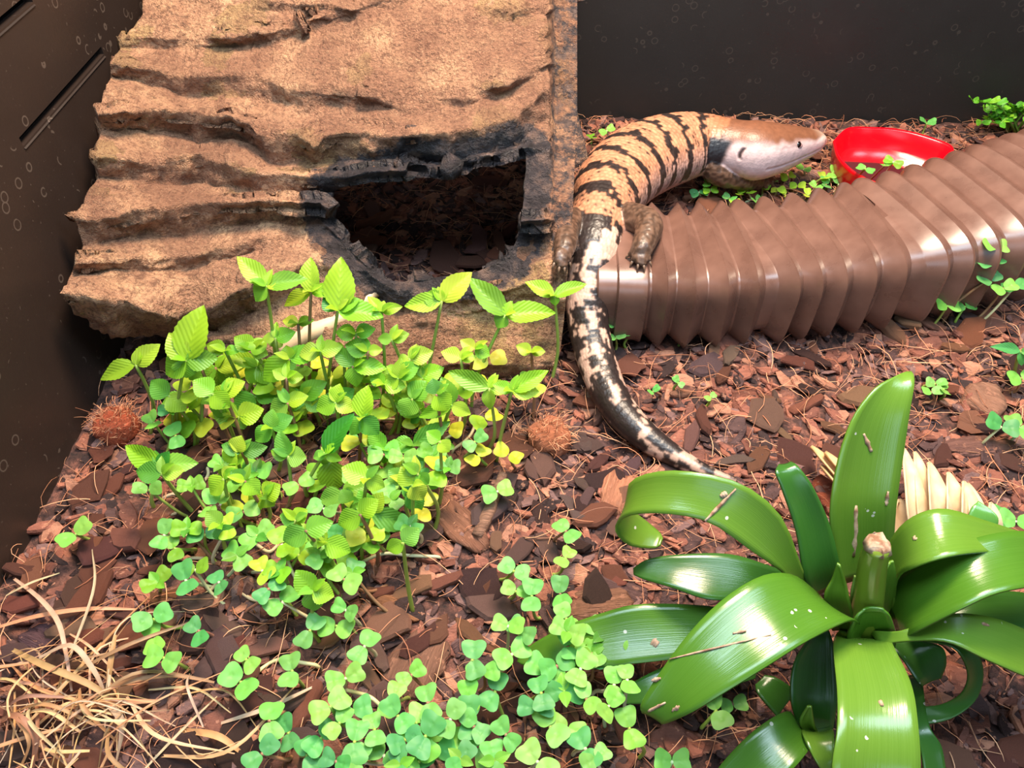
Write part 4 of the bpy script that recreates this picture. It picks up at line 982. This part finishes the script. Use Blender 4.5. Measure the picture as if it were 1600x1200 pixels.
tr = true_seedling(1592, 605, 1594, 548, [(1552, 540, 16), (1640, 556, 18), (1600, 572, 18)], 'larger leafy seedling with pale yellow leaf near the hose', None, pal=PALE+[lin((206, 212, 110))], coty=False, small=False)

GP_ = 'pale bare stems creeping at the foot of the clump'
for pts in [[(250, 780), (275, 772), (300, 790), (330, 795), (350, 785)], [(262, 806), (290, 798), (318, 800), (345, 788)], [(290, 770), (310, 760), (325, 742), (322, 725)], [(345, 905), (318, 930), (280, 935), (240, 928)], [(285, 880), (300, 872), (330, 872), (345, 858)], [(375, 925), (400, 938), (440, 936)], [(500, 1040), (470, 1035), (440, 1030), (415, 1040), (390, 1062)], [(600, 1108), (580, 1090), (556, 1082), (540, 1078)], [(560, 880), (600, 865), (640, 868), (690, 870)], [(400, 850), (420, 862), (436, 850)], [(640, 660), (600, 655), (570, 670)], [(720, 640), (715, 670), (690, 690)], [(745, 650), (735, 680), (705, 705)], [(800, 1032), (780, 1050), (760, 1052)]]:
    P = crom(np.array([at_z(u, v, .0045+.003*math.sin(i*1.7)) for i, (u, v) in enumerate(pts)]), 16)
    P[0, 2] = P[-1, 2] = .001; o = add('creeping_stem', mesh_from('creeping_stem', *tube(P, .0009, 6), M['stem']), color=jit(lin((196, 178, 140))))
    tag(o, 'pale thin bare stem creeping over the bark below the clump', 'stem', GP_)

# curly leafy plant in the far corner
cb = at_z(1575, 200, 0.0); cb[1] = min(cb[1], YB-.02)
fern = thing('curly_leaf_plant', cb, 'bright green curly small-leaved plant against the back wall behind hose', 'plant')
FC = [lin(c) for c in ((96, 168, 44), (124, 190, 50), (72, 140, 36))]
for k in range(13):
    tu, tv = random.uniform(1528, 1660), random.uniform(158, 196)
    if k == 0: tu, tv = 1520, 158
    tip = at_y(tu, tv, cb[1]+random.uniform(-.022, .008)); b0 = cb+np.array([random.uniform(-.006, .006), random.uniform(-.004, .004), 0])
    P = crom(np.array([b0, (b0*.5+tip*.5)+[0, 0, .010], tip]), 8)
    fr = add('frond', mesh_from('frond', *tube(P-cb, np.linspace(.0011, .0006, 8), 5), M['stem']), fern, color=lin((116, 160, 60)))
    for q in range(3, 8):
        for sd in (-1, 1):
            a = P[q]; tp = a+np.array([random.uniform(.003, .008)*sd, random.uniform(-.006, .003), random.uniform(-.001, .006)])
            add('leaflet', random.choice(CT), fr, matrix=leaf_matrix(a, tp, .0065, cb, random.uniform(-.8, .8)), color=jit(random.choice(FC)))

# ------------------------------------------------------------------ dry grass tuft
g0 = at_z(130, 1130, 0.0)
tuft = thing('dry_grass_tuft', g0, 'tangled tuft of dry straw-coloured grass blades on the bark', 'dry grass')
DC = [lin(c) for c in ((208, 160, 110), (186, 138, 96), (222, 180, 132), (160, 118, 88), (196, 170, 140))]
def blade(P, w, colr, parent=tuft, org=g0, name='blade'):
    P = crom(np.array(P), 14); T, S, N = frames(P); V, UV = [], []; w *= 0.72
    tw = random.uniform(-.8, .8)
    for i in range(14):
        ww = w*(0.35+0.65*math.sin(math.pi*min(1, .12+i/13*.86)))
        a = tw*(i/13); s = S[i]*math.cos(a)+N[i]*math.sin(a); n = N[i]*math.cos(a)-S[i]*math.sin(a)
        for q, y in enumerate((-1, 0, 1)): V.append(P[i]+s*y*ww/2 - n*(0.25*ww if y == 0 else 0) - org); UV.append((i/13, q/2))
    return add(name, mesh_from(name, V, grid_faces(14, 3), M['dry'], uv=UV), parent, color=jit(colr))
for pts, w in [([(-20, 985, .006), (60, 962, .012), (140, 951, .012), (215, 952, .006)], .0030),
               ([(22, 904, .006), (62, 935, .014), (90, 970, .020), (102, 1015, .018), (112, 1080, .010)], .0030),
               ([(60, 1028, .016), (110, 1008, .024), (145, 1045, .018), (165, 1085, .008)], .0034),
               ([(180, 992, .020), (172, 1040, .016), (168, 1085, .006)], .0034),
               ([(130, 1095, .010), (200, 1065, .016), (270, 1055, .014), (335, 1066, .006)], .0032),
               ([(20, 1015, .010), (70, 1040, .018), (150, 1075, .014), (190, 1120, .006)], .0040),
               ([(95, 1105, .008), (170, 1098, .014), (245, 1095, .010)], .0042),
               ([(0, 1125, .010), (25, 1118, .022), (55, 1150, .018), (50, 1200, .006)], .0042),
               ([(30, 1205, .006), (45, 1160, .018), (28, 1120, .022)], .0036),
               ([(345, 1130, .006), (420, 1105, .010), (500, 1068, .006)], .0028),
               ([(165, 1095, .012), (190, 1130, .016), (180, 1200, .006)], .0044),
               ([(280, 1140, .006), (340, 1150, .012), (380, 1178, .005)], .0040)]:
    blade([at_z(*p) for p in pts], w, random.choice(DC))
for k in range(105):
    u, v = random.gauss(125, 95), random.gauss(1115, 58)
    if v > 1230 or u > 340: continue
    a = random.uniform(0, 6.28); L = random.uniform(.02, .06)
    p = at_z(u, v, random.uniform(.003, .016)); d = np.array([math.cos(a), math.sin(a), 0])*L
    sd = np.array([-d[1], d[0], 0])*random.gauss(0, .16); e = p+d; e[2] = random.uniform(.002, .014)
    md = (p+e)/2+sd; md[2] = max(p[2], e[2])+random.uniform(0, .010)
    for q in (p, md, e): q[0] = max(q[0], XL+.004)
    blade([p, md, e], random.choice((.0007, .0009, .0012, .0016, .0024)), random.choice(DC))

# ------------------------------------------------------------------ bark chips
def chip_proto(seed, asp, th_):
    rr = random.Random(seed); n = rr.choice((8, 9, 10)); V = []
    ring = []
    for i in range(n):
        a = 2*math.pi*(i+rr.uniform(-.35, .35))/n; r = (abs(math.cos(a))**3+abs(math.sin(a))**3)**(-1/3)*rr.uniform(.70, 1.08); ring.append((0.5*r*math.cos(a), 0.5*asp*r*math.sin(a)+asp*.12*math.cos(a*rr.choice((1, 2)))))
    bend = rr.uniform(-.12, .12)
    for x, y in ring: V.append((x*.92, y*.92, -th_/2+bend*x*x*2))
    for x, y in ring: V.append((x, y, th_*rr.uniform(-.05, .25)+bend*x*x*2))
    for x, y in ring: V.append((x*.90, y*.84, th_/2*rr.uniform(.8, 1.25)+bend*x*x*2))
    V.append((rr.uniform(-.1, .1), 0, th_*.55))
    Fc = [tuple(range(n))[::-1]]
    for k in (0, 1):
        for i in range(n): j = (i+1) % n; Fc.append((k*n+i, k*n+j, (k+1)*n+j, (k+1)*n+i))
    for i in range(n): Fc.append((2*n+i, 2*n+(i+1) % n, 3*n))
    return V, Fc
PROT = [chip_proto(i, random.choice((.26, .36, .46, .6, .8)), random.uniform(.08, .20)) for i in range(16)]
PM = [mesh_from('bark_chip', V, Fc, M['bark'], smooth=False) for V, Fc in PROT]
BCN = [('reddish-brown', (156, 92, 72)), ('rusty', (176, 106, 80)), ('brown', (134, 84, 72)), ('mauve-brown', (142, 106, 100)), ('orange-brown', (190, 122, 92)), ('dark', (92, 60, 56)), ('greyish-brown', (164, 124, 112)), ('tan', (204, 146, 114))]
BC = [tuple(.80*x for x in lin(c)) for _, c in BCN]
ROCKP = [(100, 460), (225, 0), (900, 0), (900, 200), (885, 430), (866, 600), (600, 620), (320, 600), (210, 530)]
HOSEP = [(958, 430), (1040, 345), (1300, 290), (1600, 215), (1700, 215), (1700, 430), (1450, 490), (1300, 535), (1180, 560), (1000, 548), (958, 500)]
BROMP = [(1000, 750), (1200, 760), (1230, 720), (1300, 780), (1420, 580), (1430, 780), (1600, 820), (1600, 1060), (1540, 1100), (1450, 1200), (1130, 1200), (1010, 1120), (830, 1030), (1000, 930)]
SKP = [(890, 430), (900, 260), (1000, 195), (1280, 200), (1280, 235), (1180, 290), (1040, 330), (960, 420), (955, 560), (1010, 670), (1105, 730), (1080, 745), (960, 660), (905, 560)]
def chip_obj(x, y, L, mesh, ci, label, group, rot=None, name='bark_chip', lift=.0, sc=(1, 1, 1), tilt=.28):
    r = rot if rot is not None else random.uniform(0, 6.28)
    o = add(name, mesh); o.rotation_euler = (random.uniform(-tilt, tilt), random.uniform(-tilt, tilt), r)
    o.scale = (L*sc[0], L*sc[1], L*sc[2]); o.location = (x, y, fh(x, y)+L*0.05+.0028+lift); o.color = (*jit(BC[ci]), 1)
    sz_ = 'large ' if L > .025 else ('small ' if L < .0185 else '')
    return tag(o, sz_+BCN[ci][0]+' bark chip '+label, 'bark chip', group)
zones = [('on the open floor around the seedlings', 'bark chips on the open floor'),
         ('on the floor between hose and bromeliad', 'bark chips between hose and bromeliad'),
         ('lying inside the cave opening', 'bark chips inside the cave'),
         ('along the black side wall', 'bark chips along the side wall'),
         ('along the back wall beside skink and dish', 'bark chips along the back wall')]
cnt = 0; tries = 0
while cnt < 262 and tries < 9000:
    tries += 1
    u, v = random.uniform(0, 1600), random.uniform(185, 1200)
    p = at_z(u, v)
    if p[0] < XL+.008 or p[1] > YB-.01: continue
    if in_poly(u, v, ROCKP) or in_poly(u, v, HOSEP) or in_poly(u, v, BROMP) or in_poly(u, v, SKP): continue
    z = 3 if u < 250 and v < 960 else (4 if v < 300 else (1 if u > 960 and v < 800 else 0))
    cnt += 1
    red = z == 3
    chip_obj(p[0], p[1], random.uniform(.014, .031), random.choice(PM), random.choice((0, 1, 1, 2, 4) if red else range(8)), zones[z][0], zones[z][1])
for k in range(16):
    p = at_z(random.uniform(560, 800), random.uniform(290, 425)); chip_obj(p[0], p[1], random.uniform(.02, .04), random.choice(PM), random.randrange(8), zones[2][0], zones[2][1], lift=.003)
# distinctive pieces: (u, v, length px, width px, angle deg in plan, colour, label, mesh, husk?)
HUSK = [lin((150, 98, 74)), lin((186, 108, 72)), lin((190, 124, 94))]
def husk_piece(u, v, lpx, wpx, ang, colr, label, thick=.5, n=26, name='husk_chip', rnd=2.6, cat='husk chip'):
    c = at_z(u, v, 0.004); dist = c[1]*CP+(CAMZ-c[2])*SP; L, Wd = lpx*dist/F, wpx*dist/F*1.2; Tk = min(L, Wd)*thick
    sd = random.randint(0, 999); V = []
    prof = [(.80, -.5), (.98, -.25), (1.0, .1), (.93, .36), (.70, .47), (.35, .5)]
    for sc, z in prof:
        for i in range(n):
            a = 2*math.pi*i/n; r = (abs(math.cos(a))**rnd+abs(math.sin(a))**rnd)**(-1/rnd)
            V.append((.5*L*sc*r*math.cos(a), .5*Wd*sc*r*math.sin(a), Tk*z))
    V += [(0, 0, Tk*.5), (0, 0, -Tk*.5)]; V = np.array(V)
    V = V + 0.0020*np.stack([fbm(V*160+sd, 3, 1), fbm(V*160+sd, 3, 2), 1.3*fbm(V*np.array([60, 260, 100])+sd, 3, 3)], 1)
    Fc = grid_faces(len(prof), n, True)+[((len(prof)-1)*n+i, (len(prof)-1)*n+(i+1) % n, len(V)-2) for i in range(n)]+[((i+1) % n, i, len(V)-1) for i in range(n)]
    o = add(name, mesh_from(name, V, Fc, M['husk'])); o.location = (c[0], c[1], fh(c[0], c[1])+Tk*.42); o.rotation_euler = (random.uniform(-.1, .1), random.uniform(-.1, .1), math.radians(ang)); o.color = (*colr, 1)
    if rnd < 2.5:                                                     # loose hairs stand out of the hairy chunks
        hv, hf = [], []
        for k in range(170):
            i = random.randrange(n*2, n*6); p = V[i]; d = p/np.linalg.norm(p)+np.array([random.gauss(0, .6), random.gauss(0, .6), random.gauss(0, .4)])
            Q = np.array([p*.97, p+d*.0022+[0, 0, .0008], p+d*.004+np.array([random.gauss(0, .0015), random.gauss(0, .0015), 0])]); tv, tf = tube(crom(Q, 5), .00014, 3)
            hf += [tuple(q+len(hv) for q in f) for f in tf]; hv += tv.tolist()
        ho = add('hairs', mesh_from('hairs', hv, hf, M['fibre']), o); ho['kind'] = 'stuff'
    return tag(o, label, cat)
husk_piece(652, 1025, 118, 78, 70, lin((140, 96, 76)), 'large fibrous brown husk chip behind the seedling patch', .18)
husk_piece(858, 682, 62, 60, 20, lin((190, 116, 82)), 'rounded hairy orange-brown coir chunk beside the skink tail', .75, rnd=2.3)
husk_piece(972, 770, 80, 54, 70, lin((196, 130, 98)), 'pinkish fibrous husk chip touching the curled bromeliad leaf', .30)
husk_piece(930, 948, 108, 46, 3, lin((150, 104, 80)), 'striped fibrous husk chip beside the long low bromeliad leaf', .3)
husk_piece(608, 936, 112, 24, -22, lin((158, 104, 70)), 'long thin tan bark strip below the leafy clump', .4, name='bark_strip', cat='bark strip')
husk_piece(726, 990, 66, 38, 38, lin((128, 92, 88)), 'smooth flat mauve-brown bark flake near seedling patch', .16, name='bark_flake', cat='bark flake')
husk_piece(965, 918, 96, 32, -12, lin((104, 74, 70)), 'dark purplish bark slab beside the low bromeliad leaf', .3, name='bark_flake', cat='bark flake')
husk_piece(1534, 692, 124, 28, 5, lin((138, 94, 82)), 'long weathered bark slab beside the dried palm leaf', .5, name='bark_strip', cat='bark strip')
husk_piece(1536, 624, 66, 48, -50, lin((164, 116, 92)), 'thick split bark block near the hose and tiny seedlings', .4, name='bark_block', cat='bark block')
husk_piece(64, 990, 54, 40, -20, lin((96, 66, 70)), 'dark purplish oval bark piece above the dry grass', .45, name='bark_flake', cat='bark flake')
husk_piece(186, 672, 62, 54, 60, lin((176, 84, 54)), 'reddish hairy coir chunk in shade beside the rock hide', .7, rnd=2.3)
husk_piece(716, 815, 130, 48, -48, lin((140, 92, 70)), 'fibrous brown husk strip at the edge of the leafy clump', .3)
husk_piece(1300, 780, 44, 66, 10, lin((150, 72, 44)), 'dark orange bark block behind the upright bromeliad leaf', .6, name='bark_block', cat='bark block')
husk_piece(150, 900, 70, 42, 60, lin((128, 80, 70)), 'broad reddish bark flake near the side wall', .2, name='bark_flake', cat='bark flake')
husk_piece(1180, 560+60, 70, 40, 20, lin((140, 84, 66)), 'flat brown bark flake in front of the hose', .2, name='bark_flake', cat='bark flake')
P = np.array([at_z(746, 838, .004), at_z(768, 790, .008), at_z(786, 742, .008)])
tw = add('twig', mesh_from('twig', *tube(crom(P, 10), [.0036]*5+[.0028]*5, 7), M['husk'])); tw.color = (*lin((168, 124, 100)), 1); tag(tw, 'short pale dry twig behind a lone seedling', 'twig')

# crumbs and fibres, too many to count
def visible_floor_pts(n):
    x = RNG.uniform(XL+.004, .68, n*3); y = RNG.uniform(0, YB-.004, n*3)
    fw = y*CP+CAMZ*SP; up = y*SP-CAMZ*CP; u = 800+F*x/fw; v = 600-F*up/fw
    ok = (u > -250) & (u < 1950) & (v < 1480)
    ok &= ~((x > -.24) & (x < .02) & (y > .335) & (y < .42))           # under the rock's front, never seen
    ok &= ~((x > .06) & (np.abs(y-np.interp(x, hs[:, 0], hs[:, 1])) < .034))   # under the hose
    k = np.where(ok)[0][:n]; return x[k], y[k]
def stuff_chips(n, lo, hi, seed):
    x, y = visible_floor_pts(n); n = len(x); z = floor_h(x, y); allV, allF = [], []; off = 0
    sz = lo+(hi-lo)*RNG.uniform(0, 1, n)**1.7; rz = RNG.uniform(0, 6.28, n); ta = RNG.uniform(-.5, .5, (n, 2))
    for k in range(n):
        V, Fc = PROT[k % 16]; V = np.array(V)*sz[k]; V[:, 2] += V[:, 0]*ta[k, 0]+V[:, 1]*ta[k, 1]
        c, s = math.cos(rz[k]), math.sin(rz[k])
        R = np.stack([V[:, 0]*c-V[:, 1]*s+x[k], V[:, 0]*s+V[:, 1]*c+y[k], V[:, 2]+z[k]+sz[k]*.08], 1)
        allV.append(R); allF += [tuple(i+off for i in f) for f in Fc]; off += len(V)
    return np.vstack(allV), allF
V, Fc = stuff_chips(18500, .003, .0185, 1)
o = add('bark_crumbs', mesh_from('bark_crumbs', V, Fc, M['bark_stuff'], smooth=False)); tag(o, 'loose reddish-brown bark crumbs covering the soil', 'bark', kind='stuff')
def fibres(n, lo, hi, rad, mat, name, label):
    x, y = visible_floor_pts(n); n = len(x); z = floor_h(x, y)+RNG.uniform(.001, .006, n); L = RNG.uniform(lo, hi, n); a = RNG.uniform(0, 6.28, n)
    k = 7; t = np.linspace(-.5, .5, k); cur = RNG.normal(0, 0.9, n); rise = RNG.uniform(-.002, .006, n)
    ax = a[:, None]+cur[:, None]*t[None]; stp = (L/(k-1))[:, None]
    X = x[:, None]+np.cumsum(np.cos(ax)*stp, 1); Y = y[:, None]+np.cumsum(np.sin(ax)*stp, 1)
    Z = z[:, None]+rise[:, None]*(1-(2*t[None])**2)+RNG.uniform(-.0006, .0006, (n, k))
    X = np.maximum(X, XL+.002); Y = np.minimum(Y, YB-.002)
    C = np.stack([X, Y, Z], 2); S = np.stack([-np.sin(ax), np.cos(ax), 0*ax], 2); U = np.array([0, 0, 1.0])
    r = (rad*RNG.uniform(.6, 1.5, n))[:, None, None]
    ringV = np.stack([C+S*r, C-S*r*.5+U*r*.87, C-S*r*.5-U*r*.87], 2).reshape(-1, 3)
    base = np.array(grid_faces(k, 3, True)); Fc = (base[None]+(np.arange(n)*k*3)[:, None, None]).reshape(-1, 4)
    o = add(name, mesh_from(name, ringV, Fc, M[mat])); return tag(o, label, 'fibre', kind='stuff')
fibres(4200, .006, .036, .00019, 'fibre', 'coir_fibres', 'thin orange-brown coir fibres strewn over the bark')
